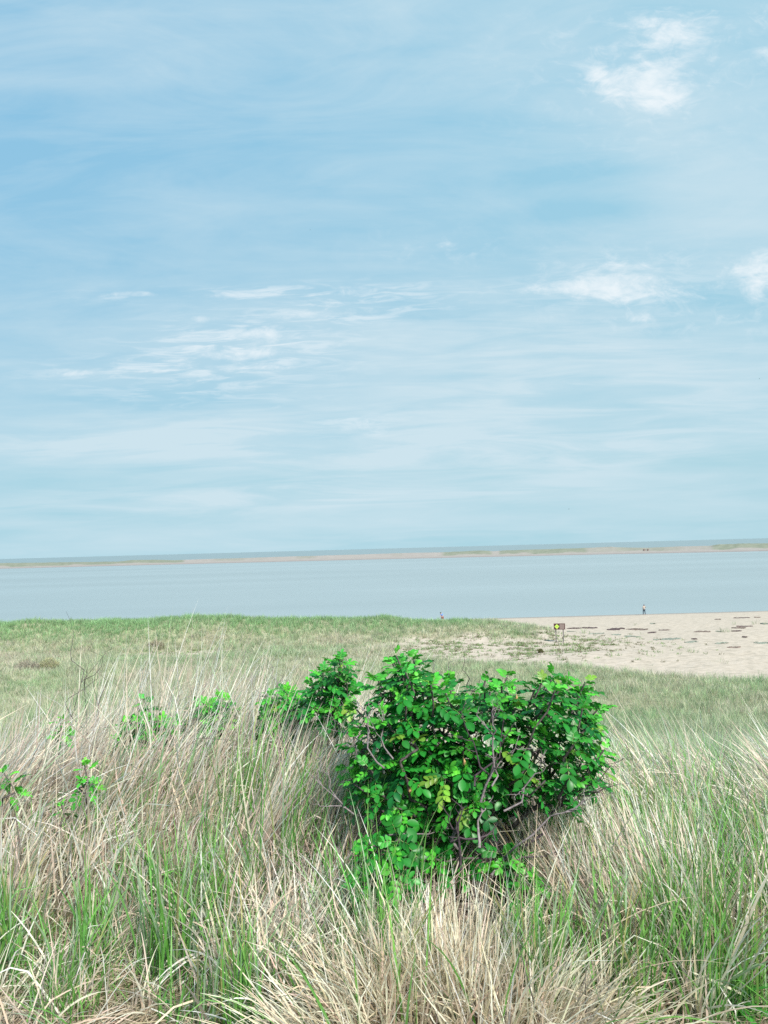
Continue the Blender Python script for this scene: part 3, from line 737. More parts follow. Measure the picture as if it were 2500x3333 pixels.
# ------------------------------------------------------------------ sign
def box(bm, c, s, rot=None):
    r = bmesh.ops.create_cube(bm, size=1)
    for v in r['verts']:
        v.co = Vector((v.co.x * s[0], v.co.y * s[1], v.co.z * s[2]))
        if rot: v.co = rot @ v.co
        v.co += Vector(c)
    return r['verts']
def bobj(name, bm, mat, parent, bevel=.004):
    me = bpy.data.meshes.new(name); bm.to_mesh(me); bm.free(); me.materials.append(mat)
    o = bpy.data.objects.new(name, me); C.objects.link(o)
    if parent: o.parent = parent
    if bevel:
        b = o.modifiers.new('bevel', 'BEVEL'); b.width = bevel; b.segments = 2
    return o
def sign():
    d = 78.0; p = at(1823, 2095, d); z = gz(p.x, p.y)
    top = at(1825, 2029, d).z
    root = empty('beach_sign', (p.x, p.y, z), R(-8)); tag(root, 'brown wooden beach notice board on two grey posts with a yellow diamond', 'sign')
    hb = top - z
    mb = simple('sign_brown', (.085, .048, .045), .75, .3, (6, .25)); mf = simple('sign_frame_wood', (.11, .065, .06), .8, .2, (8, .3))
    mp = simple('grey_post', (.13, .12, .125), .85, .2, (10, .35)); mpan = simple('faded_panel', (.19, .145, .135), .7, .3, (14, .15))
    my = simple('diamond_yellow', (.42, .60, .10), .5, .4); mk = simple('sign_mark', (.23, .42, .04), .6, .3)
    mdk = simple('dark_backing', (.055, .022, .028), .7, .3)
    bw, bh = 1.10, .62
    bm = bmesh.new(); box(bm, (0, 0, hb - bh / 2), (bw, .035, bh)); bobj('board', bm, mb, root)
    bm = bmesh.new()
    box(bm, (0, -.022, hb - .025), (bw + .03, .03, .05)); box(bm, (0, -.022, hb - bh + .025), (bw + .03, .03, .05))
    for sx in (-1, 1): box(bm, (sx * (bw / 2 - .012), -.022, hb - bh / 2), (.05, .026, bh - .10))
    bobj('frame', bm, mf, root)
    bm = bmesh.new(); box(bm, (-.26, -.024, hb - bh / 2), (.50, .010, bh - .11)); bobj('dark_panel', bm, mdk, root, 0)
    bm = bmesh.new(); box(bm, (.24, -.026, hb - bh / 2), (.46, .012, bh - .13)); bobj('faded_panel', bm, mpan, root, 0)
    bm = bmesh.new(); rot = Matrix.Rotation(R(45), 3, 'Y'); box(bm, (-.255, -.040, hb - bh / 2), (.345, .012, .345), rot)
    dm = bobj('diamond_plate', bm, my, root, .003)
    bm = bmesh.new(); box(bm, (-.255, -.048, hb - bh / 2 + .012), (.28, .004, .028)); box(bm, (-.265, -.048, hb - bh / 2 - .02), (.20, .004, .014)); box(bm, (-.255, -.048, hb - bh / 2 + .042), (.10, .004, .016))
    o = bobj('dark_marking', bm, mk, dm, 0)
    for sx, zz in ((-.36, 0), (.36, 0)):
        bm = bmesh.new(); box(bm, (sx, .065, (hb - .06) / 2 - .15), (.095, .09, hb + .18)); bobj('post', bm, mp, root, .006)
sign()

# ------------------------------------------------------------------ people
def skin_obj(name, verts, edges, radii, mat, parent, sub=2, rootv=0):
    me = bpy.data.meshes.new(name); me.from_pydata([tuple(v) for v in verts], edges, []); me.materials.append(mat)
    o = bpy.data.objects.new(name, me); C.objects.link(o); o.parent = parent
    s = o.modifiers.new('skin', 'SKIN'); s.use_smooth_shade = True
    for i, r in enumerate(radii):
        me.skin_vertices[0].data[i].radius = (r, r) if not isinstance(r, tuple) else r
        me.skin_vertices[0].data[i].use_root = (i == rootv)
    su = o.modifiers.new('sub', 'SUBSURF'); su.levels = sub; su.render_levels = sub
    return o
def person(name, label, loc, rz, J, cloth, group=None):
    """J: joint dict in a local frame facing -Y. cloth: dict of materials"""
    root = empty(name, loc, rz); tag(root, label, 'person')
    order = []; idx = {}; rad = []; E = []
    def add(k, p, r, par=None):
        idx[k] = len(order); order.append(Vector(p)); rad.append(r)
        if par is not None: E.append((idx[par], idx[k]))
    add('pel', J['pel'], (.135, .11)); add('waist', J['waist'], (.12, .095), 'pel'); add('chest', J['chest'], (.15, .11), 'waist'); add('nb', J['neck'], .07, 'chest'); add('nt', J['neck2'], .055, 'nb')
    hd = Vector(J['head']); add('hd', hd, (.078, .09), 'nt'); add('hc', hd + (hd - Vector(J['neck2'])).normalized() * .09, (.065, .08), 'hd')
    for s in 'LR':
        add('sh' + s, J['sh' + s], .062, 'chest'); add('el' + s, J['el' + s], .043, 'sh' + s); add('wr' + s, J['wr' + s], .028, 'el' + s)
        w = Vector(J['wr' + s]); f = (w - Vector(J['el' + s])).normalized(); hdv = Vector(J.get('hdir' + s, f)).normalized()
        pm = w + hdv * .055; add('pm' + s, pm, (.032, .018), 'wr' + s)
        sd = hdv.cross(Vector((0, 1, .1))).normalized()
        for q, (o_, l) in enumerate(((-.03, .068), (-.01, .078), (.01, .074), (.03, .058))):
            k1 = pm + hdv * .035 + sd * o_; add(f'f{q}a' + s, k1, .009, 'pm' + s); k2 = k1 + hdv * l * .55 + Vector((0, -.01, -.004)); add(f'f{q}b' + s, k2, .008, f'f{q}a' + s); add(f'f{q}c' + s, k2 + hdv * l * .4 + Vector((0, -.018, -.01)), .0065, f'f{q}b' + s)
        th = w + hdv * .025 + sd * .035 + Vector((0, -.015, 0)); add('ta' + s, th, .010, 'wr' + s); add('tb' + s, th + hdv * .04 + sd * .012, .008, 'ta' + s)
        add('hp' + s, J['hp' + s], .095, 'pel'); add('kn' + s, J['kn' + s], .060, 'hp' + s); add('an' + s, J['an' + s], .040, 'kn' + s)
        a = Vector(J['an' + s]); add('to' + s, a + Vector((0, -.15, -.045)), .035, 'an' + s)
    skin_obj('body', order, E, rad, cloth['skin'], root)
    V = lambda k: order[idx[k]]
    # face features on the head
    bm = bmesh.new(); up = (hd - V('nt')).normalized(); fw = Vector(J.get('face', (0, -1, 0)))
    sd = fw.cross(up).normalized()
    def blob(c, s):
        r = bmesh.ops.create_uvsphere(bm, u_segments=10, v_segments=8, radius=1)
        for v in r['verts']: v.co = c + sd * v.co.x * s[0] + fw * v.co.y * s[1] + up * v.co.z * s[2]
    def feat(nm, c, s_, mat):
        nonlocal bm
        bm.free(); bm = bmesh.new(); blob(c, s_); bobj(nm, bm.copy(), mat, root, 0)
    feat('nose', hd + fw * .095 + up * .015, (.013, .018, .022), cloth['skin'])
    for sg in (-1, 1):
        feat('ear', hd + sd * sg * .085 + up * .02, (.012, .018, .03), cloth['skin'])
        feat('eye', hd + fw * .082 + sd * sg * .032 + up * .035, (.011, .010, .007), cloth['dark'])
    feat('mouth', hd + fw * .086 - up * .035, (.022, .008, .006), cloth['dark'])
    # hair cap
    bm = bmesh.new(); r = bmesh.ops.create_uvsphere(bm, u_segments=20, v_segments=14, radius=1)
    for v in r['verts']:
        n = v.co.copy(); c = hd + up * .055 - fw * .016
        v.co = c + sd * n.x * .099 + fw * n.y * .110 + up * n.z * .105
    dele = [v for v in bm.verts if (v.co - hd).dot(fw) > .035 and (v.co - hd).dot(up) < .075 or (v.co - hd).dot(up) < -.045]
    bmesh.ops.delete(bm, geom=dele, context='VERTS')
    o = bobj('hair', bm, cloth['hair'], root, 0); so = o.modifiers.new('s', 'SOLIDIFY'); so.thickness = .012
    # clothes, grown on the same bones
    def garment(nm, keys, edges, rads, mat):
        skin_obj(nm, [V(k) if isinstance(k, str) else Vector(k) for k in keys], edges, rads, mat, root, 2)
    mid = lambda a, b, t: V(a).lerp(V(b), t)
    slv = cloth.get('sleeve', .5)
    kk = ['pel', 'waist', 'chest', V('chest').lerp(V('nb'), .75)]; ee = [(0, 1), (1, 2), (2, 3)]; rr = [(.155, .125), (.14, .115), (.168, .128), (.085, .08)]
    for s in 'LR':
        n0 = len(kk); kk += ['sh' + s, 'el' + s if slv > 1 else mid('sh' + s, 'el' + s, slv)]; ee += [(2, n0), (n0, n0 + 1)]; rr += [.075, .058 if slv > 1 else .062]
        if slv > 1: kk.append(mid('el' + s, 'wr' + s, .92)); ee.append((n0 + 1, n0 + 2)); rr.append(.04)
    garment('shirt', kk, ee, rr, cloth['shirt'])
    def legs(nm, t, rs, mat, topz):
        kk = ['pel']; ee = []; rr = [topz]
        for s in 'LR':
            n0 = len(kk); kk.append('hp' + s); ee.append((0, n0)); rr.append(rs[0])
            if t <= 1: kk.append(mid('hp' + s, 'kn' + s, t)); ee.append((n0, n0 + 1)); rr.append(rs[1])
            else:
                kk.append('kn' + s); kk.append(mid('kn' + s, 'an' + s, .95)); ee += [(n0, n0 + 1), (n0 + 1, n0 + 2)]; rr += [rs[1], rs[2]]
        garment(nm, kk, ee, rr, mat)
    if 'pants' in cloth: legs('trousers', 2, (.108, .075, .055), cloth['pants'], (.15, .118))
    if 'shorts' in cloth: legs('shorts', .8, (.120, .108), cloth['shorts'], (.16, .13))
    for s in 'LR':
        a = V('an' + s); bm = bmesh.new(); r = bmesh.ops.create_uvsphere(bm, u_segments=12, v_segments=8, radius=1)
        for v in r['verts']: v.co = a + Vector((v.co.x * .05, v.co.y * .135 - .06, max(v.co.z, -.6) * .05 - .045))
        bobj('shoe', bm, cloth['shoe'], root, 0)
    return root
mm = lambda n, c: simple(n, c, .85, .2, (12, .12))
skin = mm('skin', (.46, .28, .20)); darkm = mm('dark_feature', (.05, .03, .03))
pA = at(2097, 2000, 129); zA = gz(pA.x, pA.y)
JA = dict(pel=(0, 0, .93), waist=(0, 0, 1.08), chest=(0, 0, 1.30), neck=(0, 0, 1.46), neck2=(-.01, -.01, 1.52), head=(-.02, -.02, 1.60),
          shL=(.185, 0, 1.40), elL=(.30, .06, 1.17), wrL=(.13, -.13, 1.12), shR=(-.185, 0, 1.40), elR=(-.36, -.04, 1.22), wrR=(-.20, -.22, 1.22),
          hpL=(.10, 0, .88), knL=(.15, -.02, .50), anL=(.17, .03, .09), hpR=(-.10, 0, .88), knR=(-.15, -.02, .50), anR=(-.19, .03, .09), hdirL=(-.7, -.6, .1), hdirR=(.6, -.7, .2))
person('person', 'person standing at the water edge in cream top and dark trousers, arms bent', (pA.x, pA.y, zA + .0), R(188), JA,
       dict(skin=skin, dark=darkm, hair=mm('hair_brown', (.10, .07, .09)), shirt=mm('cream_top', (.36, .32, .29)), pants=mm('navy_trousers', (.02, .035, .06)), shoe=mm('pale_shoe', (.35, .28, .28)), sleeve=2))
# light jacket hem below the top
pB = at(1440, 2005, 119.5); zB = gz(pB.x, pB.y)
JB = dict(pel=(0, .02, .92), waist=(-.05, 0, 1.07), chest=(-.13, -.04, 1.27), neck=(-.22, -.08, 1.42), neck2=(-.26, -.10, 1.46), head=(-.31, -.13, 1.52),
          shL=(.05, -.06, 1.36), elL=(.02, -.20, 1.12), wrL=(-.10, -.34, 1.02), shR=(-.30, .02, 1.34), elR=(-.36, -.10, 1.10), wrR=(-.30, -.28, .98),
          hpL=(.09, .02, .87), knL=(.13, -.10, .50), anL=(.12, .05, .09), hpR=(-.09, .02, .87), knR=(-.12, -.06, .49), anR=(-.14, .04, .09), face=(-.35, -.7, -.6))
person('person', 'person leaning forward in blue shirt and maroon shorts behind the dune crest', (pB.x, pB.y, zB), R(20), JB,
       dict(skin=skin, dark=darkm, hair=mm('hair_dark', (.02, .03, .04)), shirt=mm('blue_shirt', (.10, .26, .62)), shorts=mm('maroon_shorts', (.20, .045, .06)), shoe=mm('dark_shoe', (.06, .05, .05)), sleeve=.6))

# ------------------------------------------------------------------ seaweed wrack
M_weed_d = simple('seaweed_dark', (.075, .05, .052), .8, .3, (4, .5)); M_weed_g = simple('seaweed_grey', (.20, .22, .185), .85, .2, (4, .4)); M_weed_b = simple('seaweed_brown', (.15, .115, .10), .85, .2, (4, .4))
def wrack(cx0, cx1, cy, th, kind, label):
    px = 1700 + (cx0 + cx1) / 2 / 2.074; py = 1900 + cy / 2.074; r = ray(px, py); d = 55.0
    while True:
        p = CAM + r * d
        if p.z < gz(p.x, p.y) or d > 140: break
        d += .1
    wd = max(.25, (cx1 - cx0) / 2.074 / 2500 * d); dep = max(.35, th / 2.074 / 2500 * d / .11 * .85)
    bm = bmesh.new(); n = max(10, int(wd * 9))
    seed = random.random() * 50; nv = 7; G = []
    slope = random.uniform(-.25, .25)
    for i in range(n + 1):
        t = i / n; row = []
        hw = dep * .5 * (math.sin(math.pi * min(.98, max(.02, t))) ** .6) * (.45 + 1.1 * float(fbm(np.array(t * 7 + seed), np.array(2.)))) 
        off = dep * .9 * (float(fbm(np.array(t * 4 + seed), np.array(9.))) - .5)
        for j in range(nv):
            s = j / (nv - 1) * 2 - 1
            x = p.x + (t - .5) * wd; y = p.y + off + s * hw + slope * (t - .5) * wd * .3
            h = .10 * max(0, 1 - s * s) * (.3 + 1.4 * float(fbm(np.array(t * n * .6 + seed), np.array(s * 2 + 4)))) - .01
            row.append(bm.verts.new((x, y, gz(x, y) + h)))
        G.append(row)
    for a, b_ in zip(G, G[1:]):
        for j in range(nv - 1): bm.faces.new((a[j], b_[j], b_[j + 1], a[j + 1]))
    # loose strands
    for _ in range(int(10 + wd * 14)):
        x = p.x + random.uniform(-.4, .4) * wd; y = p.y + random.gauss(0, dep * .3); a = random.gauss(0, .5); L = random.uniform(.1, .35)
        q0 = Vector((x, y, gz(x, y) + .03)); dv = Vector((math.cos(a), math.sin(a), 0)); sv = Vector((-dv.y, dv.x, 0)) * .02
        q1 = q0 + dv * L + Vector((0, 0, .02)); vs = [bm.verts.new(v) for v in (q0 - sv, q0 + sv, q1 + sv, q1 - sv)]
        up_ = [bm.verts.new(v.co + Vector((0, 0, .03))) for v in vs]; bm.faces.new(vs); bm.faces.new(up_)
        for k in range(4): bm.faces.new((vs[k], vs[(k + 1) % 4], up_[(k + 1) % 4], up_[k]))
    o = bobj('seaweed', bm, dict(d=M_weed_d, g=M_weed_g, b=M_weed_b)[kind], None, 0)
    tag(o, label, 'seaweed', 'seaweed washed up on the beach')
for a in [(15, 60, 291, 5, 'd', 'dark seaweed strand just beyond the grassy tip of the dune'),
          (80, 195, 296, 9, 'd', 'purple black seaweed heap directly left of the sign board'),
          (300, 400, 301, 3, 'd', 'thin dark seaweed line touching the sign board on its right'),
          (405, 505, 299, 9, 'd', 'dark seaweed heap, the first thick one right of the sign'),
          (565, 690, 306, 12, 'd', 'thickest purple seaweed bank, in the tide line below the standing person'),
          (712, 838, 309, 12, 'b', 'brown seaweed bank nearest below the standing person'),
          (842, 905, 331, 6, 'd', 'small seaweed strip just seaward of the green mats, below the brown bank'),
          (925, 990, 315, 10, 'b', 'short two lobed seaweed heap right of the brown bank'),
          (863, 895, 270, 4, 'g', 'tiny grey seaweed wisp closest below the feet of the standing person'),
          (1157, 1262, 326, 9, 'b', 'isolated brown seaweed strip midway to the right edge'),
          (1305, 1345, 324, 4, 'g', 'faint grey scrap between two seaweed strips on the right'),
          (1410, 1475, 322, 6, 'd', 'small dark seaweed strip, lowest of three stacked near the right edge'),
          (1418, 1505, 300, 8, 'b', 'brown seaweed strip, middle of three stacked near the right edge'),
          (1443, 1557, 289, 3, 'd', 'thin long seaweed line, highest of three stacked near the right edge'),
          (1430, 1533, 232, 6, 'd', 'long dark seaweed line near the water on the right'),
          (1297, 1335, 241, 5, 'b', 'short brown seaweed dash near the water, left of the long line'),
          (1565, 1605, 228, 3, 'b', 'thin seaweed dash nearest the water by the right edge'),
          (1620, 1680, 272, 14, 'g', 'grey seaweed heap cut by the right edge of the picture'),
          (1143, 1165, 375, 6, 'd', 'small dark lump of seaweed beyond the right end of the green mats'),
          (1485, 1505, 362, 5, 'd', 'single dark seaweed crumb on open sand at right'),
          (1380, 1470, 432, 5, 'b', 'brown seaweed strip lying closest to the grass on the right'),
          (1300, 1385, 404, 7, 'g', 'grey seaweed strip just above the lowest brown one'),
          (1567, 1665, 403, 8, 'g', 'wide grey green mat at the right edge, lower beach'),
          (300, 345, 324, 5, 'g', 'small grey green mat right behind the sign posts'),
          (445, 550, 339, 5, 'g', 'thin grey green mat, second from the sign'),
          (605, 665, 346, 6, 'g', 'short grey green mat between two longer ones'),
          (685, 790, 357, 7, 'g', 'long grey green mat left of the greenest one'),
          (885, 925, 380, 4, 'g', 'small dark grey mat touching the greenest one on its left'),
          (935, 1065, 374, 12, 'g', 'largest and greenest weed mat on the beach'),
          (1095, 1170, 395, 8, 'g', 'pale ragged mat right of the greenest one')]:
    wrack(*a)

# ------------------------------------------------------------------ birds
M_bird = simple('bird_feathers', (.09, .10, .11), .8, .2)
def bird(px, py, d, span, label, bank):
    p = at(px, py, d); root_me = bmesh.new()
    s = span
    prof = [(-.30, .010), (-.22, .045), (-.05, .07), (.10, .055), (.18, .035), (.24, .03), (.30, .004)]
    rings = [[root_me.verts.new((s * r * math.cos(a), -s * yy, s * r * .8 * math.sin(a))) for a in [i * math.pi / 4 for i in range(8)]] for yy, r in prof]
    for a, b_ in zip(rings, rings[1:]):
        for i in range(8): root_me.faces.new((a[i], a[(i + 1) % 8], b_[(i + 1) % 8], b_[i]))
    o = bobj('seabird', root_me, M_bird, None, 0); o.location = p; o.rotation_euler = (0, R(bank), R(75)); tag(o, label, 'bird', 'birds in the sky')
    for sg in (-1, 1):
        bm = bmesh.new(); st = [(0.03, .16, .0), (.20, .15, .10), (.36, .10, .09), (.5, .01, .02)]; up = []; lo = []
        for x, c, z in st:
            up.append([bm.verts.new((sg * s * x, s * (c * .5 - .04 * x), s * z + .012)), bm.verts.new((sg * s * x, -s * (c * .5 + .0 * x), s * z + .004))])
            lo.append([bm.verts.new((sg * s * x, s * (c * .5 - .04 * x), s * z)), bm.verts.new((sg * s * x, -s * c * .5, s * z - .004))])
        for i in range(3):
            bm.faces.new((up[i][0], up[i][1], up[i + 1][1], up[i + 1][0])); bm.faces.new((lo[i][0], lo[i + 1][0], lo[i + 1][1], lo[i][1]))
            bm.faces.new((up[i][0], up[i + 1][0], lo[i + 1][0], lo[i][0])); bm.faces.new((up[i][1], lo[i][1], lo[i + 1][1], up[i + 1][1]))
        bobj('wing', bm, M_bird, o, 0)
bird(1852, 1657, 330, 1.1, 'dark seabird gliding low over the horizon on the right', 12)
bird(1010, 748, 300, .8, 'tiny bird high in the middle of the blue sky', -15)
bird(2472, 1233, 320, .75, 'tiny bird by the right edge of the sky', 20)
# two far huts on the sandbar
mh = simple('hut_wood', (.20, .16, .15), .9, .1)
for px, w_, l in ((2094, 2.0, 'larger dark hut on the distant sandbar'), (2106, 1.6, 'smaller dark hut right of the larger one on the distant sandbar')):
    x = (px - 1250) / 2500 * 860; bm = bmesh.new(); box(bm, (0, 0, .6), (w_, 2, 1.6))
    root = empty('beach_hut', (x, 862, 2.2)); tag(root, l, 'hut', 'huts on the sandbar'); bobj('wall', bm, mh, root, 0)
    bm = bmesh.new(); vs = [bm.verts.new(v) for v in ((-w_ / 2 - .15, -1.2, 1.38), (w_ / 2 + .15, -1.2, 1.38), (w_ / 2 + .15, 1.2, 1.38), (-w_ / 2 - .15, 1.2, 1.38), (-w_ / 2 - .15, 0, 2.0), (w_ / 2 + .15, 0, 2.0))]
    for f in ((0, 1, 5, 4), (2, 3, 4, 5), (0, 4, 3), (1, 2, 5), (3, 2, 1, 0)): bm.faces.new([vs[i] for i in f])
    bobj('roof', bm, mh, root, 0)

# ------------------------------------------------------------------ light
SUN_EL, SUN_AZ = R(43), R(152)          # azimuth clockwise from +Y
sd_ = bpy.data.lights.new('sun', 'SUN'); sd_.energy = 5.0; sd_.angle = R(5); sd_.color = (1, .95, .86)
so_ = bpy.data.objects.new('sun', sd_); C.objects.link(so_)
dirv = Vector((math.sin(SUN_AZ) * math.cos(SUN_EL), math.cos(SUN_AZ) * math.cos(SUN_EL), math.sin(SUN_EL)))
so_.rotation_euler = (-dirv).to_track_quat('-Z', 'Y').to_euler(); so_.location = (0, 0, 60)

w = bpy.data.worlds.new('World'); sc.world = w; w.use_nodes = True
nt = w.node_tree; N = nt.nodes; L = nt.links
bg = N['Background']; bg.inputs['Strength'].default_value = .0707
sky = N.new('ShaderNodeTexSky'); sky.sky_type = 'NISHITA'; sky.sun_disc = False; sky.sun_elevation = SUN_EL; sky.sun_rotation = SUN_AZ
sky.air_density = 1.0; sky.dust_density = 1.0; sky.ozone_density = 1.5
tc0 = N.new('ShaderNodeTexCoord'); mxv = N.new('ShaderNodeVectorMath'); mxv.operation = 'MAXIMUM'; mxv.inputs[1].default_value = (-9, -9, .10)
L.new(tc0.outputs['Generated'], mxv.inputs[0]); L.new(mxv.outputs[0], sky.inputs['Vector'])
def Mth(op, a, b=None, c=None, clamp=False):
    n = N.new('ShaderNodeMath'); n.operation = op; n.use_clamp = clamp
    for i, v in enumerate((a, b, c)):
        if v is None: continue
        if isinstance(v, (int, float)): n.inputs[i].default_value = v
        else: L.new(v, n.inputs[i])
    return n.outputs[0]
def Vec(op, a, b=None, out=0):
    n = N.new('ShaderNodeVectorMath'); n.operation = op
    for i, v in enumerate((a, b)):
        if v is None: continue
        if isinstance(v, (tuple, list)): n.inputs[i].default_value = v
        else: L.new(v, n.inputs[i])
    return n.outputs['Value'] if out else n.outputs[0]
def mixc(f, a, b):
    n = N.new('ShaderNodeMixRGB')
    for i, v in enumerate((f, a, b)):
        if isinstance(v, tuple): n.inputs[i].default_value = (*v, 1)
        elif isinstance(v, (int, float)): n.inputs[i].default_value = v
        else: L.new(v, n.inputs[i])
    return n.outputs[0]
tc = N.new('ShaderNodeTexCoord'); sp = N.new('ShaderNodeSeparateXYZ'); L.new(tc.outputs['Generated'], sp.inputs[0])
X, Y, Z = sp.outputs
Yc = Mth('MAXIMUM', Mth('ABSOLUTE', Y), .08)
U = Mth('DIVIDE', X, Yc); Vv = Mth('DIVIDE', Z, Yc)
cb = N.new('ShaderNodeCombineXYZ'); L.new(U, cb.inputs[0]); L.new(Vv, cb.inputs[1]); UV = cb.outputs[0]
zz = Mth('ADD', Mth('MAXIMUM', Z, 0), .05)
cp = N.new('ShaderNodeCombineXYZ'); L.new(Mth('DIVIDE', X, zz), cp.inputs[0]); L.new(Mth('DIVIDE', Y, zz), cp.inputs[1]); PL = cp.outputs[0]
def noise(vec, scale, det=6, rough=.55, mapscale=(1, 1, 1), rot=0, dist=0):
    mp = N.new('ShaderNodeMapping'); mp.inputs['Scale'].default_value = mapscale; mp.inputs['Rotation'].default_value = (0, 0, rot); L.new(vec, mp.inputs[0])
    n = N.new('ShaderNodeTexNoise'); n.inputs['Scale'].default_value = scale; n.inputs['Detail'].default_value = det; n.inputs['Roughness'].default_value = rough
    n.inputs['Distortion'].default_value = dist; L.new(mp.outputs[0], n.inputs['Vector']); return n.outputs['Fac']
def gsum(lst):
    tot = None
    for px, py, sx, sy, s in lst:
        r = ray(px, py); c = Vec('SUBTRACT', UV, (r.x, r.z, 0)); c = Vec('MULTIPLY', c, (F / sx, F / sy, 0))
        g = Mth('MULTIPLY', Mth('EXPONENT', Mth('MULTIPLY', Vec('DOT_PRODUCT', c, c, 1), -1)), s)
        tot = g if tot is None else Mth('ADD', tot, g)
    return tot
def ss(x, a, b):
    n = N.new('ShaderNodeMapRange'); n.interpolation_type = 'SMOOTHSTEP'; n.inputs['From Min'].default_value = a; n.inputs['From Max'].default_value = b
    L.new(x, n.inputs['Value']); return n.outputs[0]
crisp = gsum([(2150, 330, 130, 45, 1.0), (2120, 260, 150, 60, .55), (1935, 265, 90, 40, .62), (2230, 130, 140, 70, .60), (1400, 60, 1, 1, 0), (2080, 215, 230, 150, .38), (1450 + 600, 70, 150, 30, .4),
              (2010, 890, 250, 90, .66), (2080, 960, 240, 38, .60), (1800, 940, 200, 30, .4), (2480, 890, 130, 85, 1.1), (2040, 1035, 90, 18, .6),
              (830, 1088, 270, 26, .85), (800, 1150, 230, 22, .85), (830, 1196, 230, 14, .75), (1010, 1022, 190, 16, .6), (780, 960, 150, 16, .6), (1190, 950, 210, 24, .55),
              (290, 1213, 190, 14, .7), (420, 958, 130, 12, .6), (670, 1038, 60, 14, .55), (1170, 1380, 100, 24, .55), (830, 1325, 110, 10, .4), (1440, 795, 90, 16, .5), (2300, 60, 250, 60, .3), (2500, 170, 60, 40, .7)])
veil = gsum([(1950, 1260, 1000, 330, .60), (2400, 650, 420, 260, .38), (450, 1430, 620, 80, .62), (1300, 1480, 700, 70, .38), (1100, 1625, 800, 45, .50), (600, 60, 700, 200, .26), (100, 260, 420, 60, .22),
             (1500, 40, 500, 200, .25), (2200, 300, 500, 350, .38), (700, 1750, 1600, 50, .18), (1500, 1690, 900, 30, .30), (700, 1120, 700, 160, .22), (1200, 350, 900, 60, .10), (750, 700, 420, 70, .14),
             (1860, 560, 330, 60, -.42), (1930, 690, 240, 50, -.38), (2260, 985, 260, 70, -.5), (700, 1305, 600, 45, -.12), (300, 1560, 700, 45, -.22), (50, 480, 420, 220, -.12), (1600, 1040, 350, 50, -.12)])
n_band = noise(UV, 1, 6, .55, (5, 34, 1), R(-2), .4)
n_fine = noise(UV, 1, 8, .62, (16, 44, 1), R(-3), .6)
n_soft = noise(UV, 1, 4, .5, (3.2, 8, 1), R(14), .5)
n_puff = noise(UV, 1, 8, .65, (24, 40, 1), R(10), .8)
n_pl = noise(PL, .9, 6, .55, (1, 1, 1), R(30), .3)
ver = Mth('ADD', veil, Mth('ADD', Mth('MULTIPLY', Mth('SUBTRACT', n_soft, .5), .55), Mth('MULTIPLY', Mth('SUBTRACT', n_band, .5), Mth('MULTIPLY', ss(Vv, .62, .08), 1.15))))
ver = Mth('ADD', ver, Mth('MULTIPLY', Mth('SUBTRACT', n_pl, .5), .25))
n_cir = noise(UV, 1, 9, .62, (2.6, 9, 1), R(32), 1.6)
n_cir2 = noise(UV, 1, 9, .62, (3, 13, 1), R(-24), 1.2)
n_str = noise(UV, 1, 8, .6, (4.0, 40, 1), R(-3.5), .9)
n_rip = noise(UV, 1, 8, .62, (13, 92, 1), R(-3), .9)
strk = gsum([(480, 1430, 700, 90, .85), (1950, 1330, 900, 210, .75), (1100, 1610, 900, 60, .75), (1500, 1480, 900, 60, .6), (1700, 1100, 600, 120, .45), (300, 1650, 700, 60, .4), (1300, 1750, 1300, 40, .4)])
ver = Mth('ADD', ver, Mth('MULTIPLY', Mth('SUBTRACT', n_cir, .5), Mth('MULTIPLY', ss(Vv, .08, .40), .95)))
ver = Mth('ADD', ver, Mth('MULTIPLY', Mth('SUBTRACT', n_cir2, .5), Mth('MULTIPLY', ss(Vv, .08, .40), .55)))
ver = Mth('ADD', ver, Mth('MULTIPLY', strk, Mth('MULTIPLY', Mth('SUBTRACT', ss(n_str, .34, .66), .42), .85)))
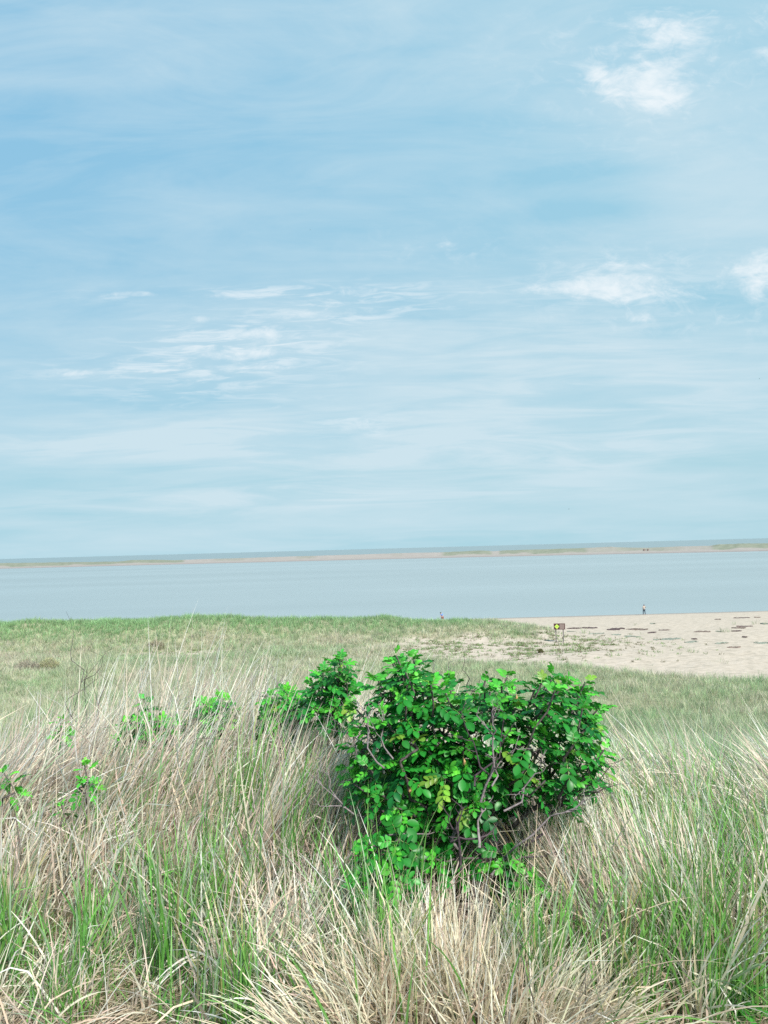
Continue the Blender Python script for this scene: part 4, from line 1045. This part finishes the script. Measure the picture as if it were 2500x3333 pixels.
ver = Mth('MULTIPLY', Mth('MINIMUM', Mth('MAXIMUM', Mth('ADD', ver, .19), 0), 1), .88)
cr = ss(Mth('ADD', crisp, Mth('MULTIPLY', Mth('SUBTRACT', Mth('ADD', Mth('MULTIPLY', n_puff, .5), Mth('MULTIPLY', n_fine, .5)), .5), 3.4)), .22, 1.45)
cr = Mth('MULTIPLY', cr, Mth('MINIMUM', Mth('MULTIPLY', crisp, 3), 1))
ripm = gsum([(790, 1130, 360, 95, 1.0), (420, 1205, 330, 40, .6), (1180, 965, 340, 50, .7), (1180, 1020, 260, 30, .6), (850, 955, 260, 22, .6), (400, 960, 200, 22, .5), (650, 1280, 420, 50, .4), (1170, 1385, 160, 40, .7), (2020, 935, 330, 110, .5)])
rip = Mth('MULTIPLY', ss(n_rip, .44, .68), Mth('MINIMUM', Mth('MULTIPLY', ripm, .8), .8))
wisp = Mth('MULTIPLY', ss(n_puff, .48, .8), gsum([(2100, 230, 420, 260, .55), (2020, 930, 420, 150, .5), (1400, 800, 260, 60, .35), (2350, 60, 300, 80, .5), (2450, 1000, 300, 100, .4)]))
cr = Mth('MAXIMUM', cr, Mth('MAXIMUM', rip, wisp))
# base: Nishita, pulled to the photograph's turquoise, paler to the right and to the horizon
hz = ss(Vv, .62, -.02); rt = ss(U, -.55, .55)
base = mixc(.80, sky.outputs[0], mixc(rt, mixc(hz, (3.05, 6.35, 8.7), (4.1, 6.8, 7.85)), mixc(hz, (3.95, 7.35, 9.0), (4.3, 7.05, 8.0))))
c1 = mixc(ver, base, (6.35, 7.85, 8.6))
c2 = mixc(Mth('MULTIPLY', cr, .95), c1, (8.6, 9.3, 9.7))
L.new(c2, bg.inputs['Color'])
w.cycles.sampling_method = 'MANUAL'; w.cycles.sample_map_resolution = 512

# ------------------------------------------------------------------ render settings
vs = sc.view_settings; vs.view_transform = 'Standard'; vs.look = 'None'; vs.exposure = .51; vs.gamma = 1
sc.cycles.max_bounces = 6; sc.cycles.diffuse_bounces = 3; sc.cycles.transmission_bounces = 4
sc.cycles.use_denoising = False
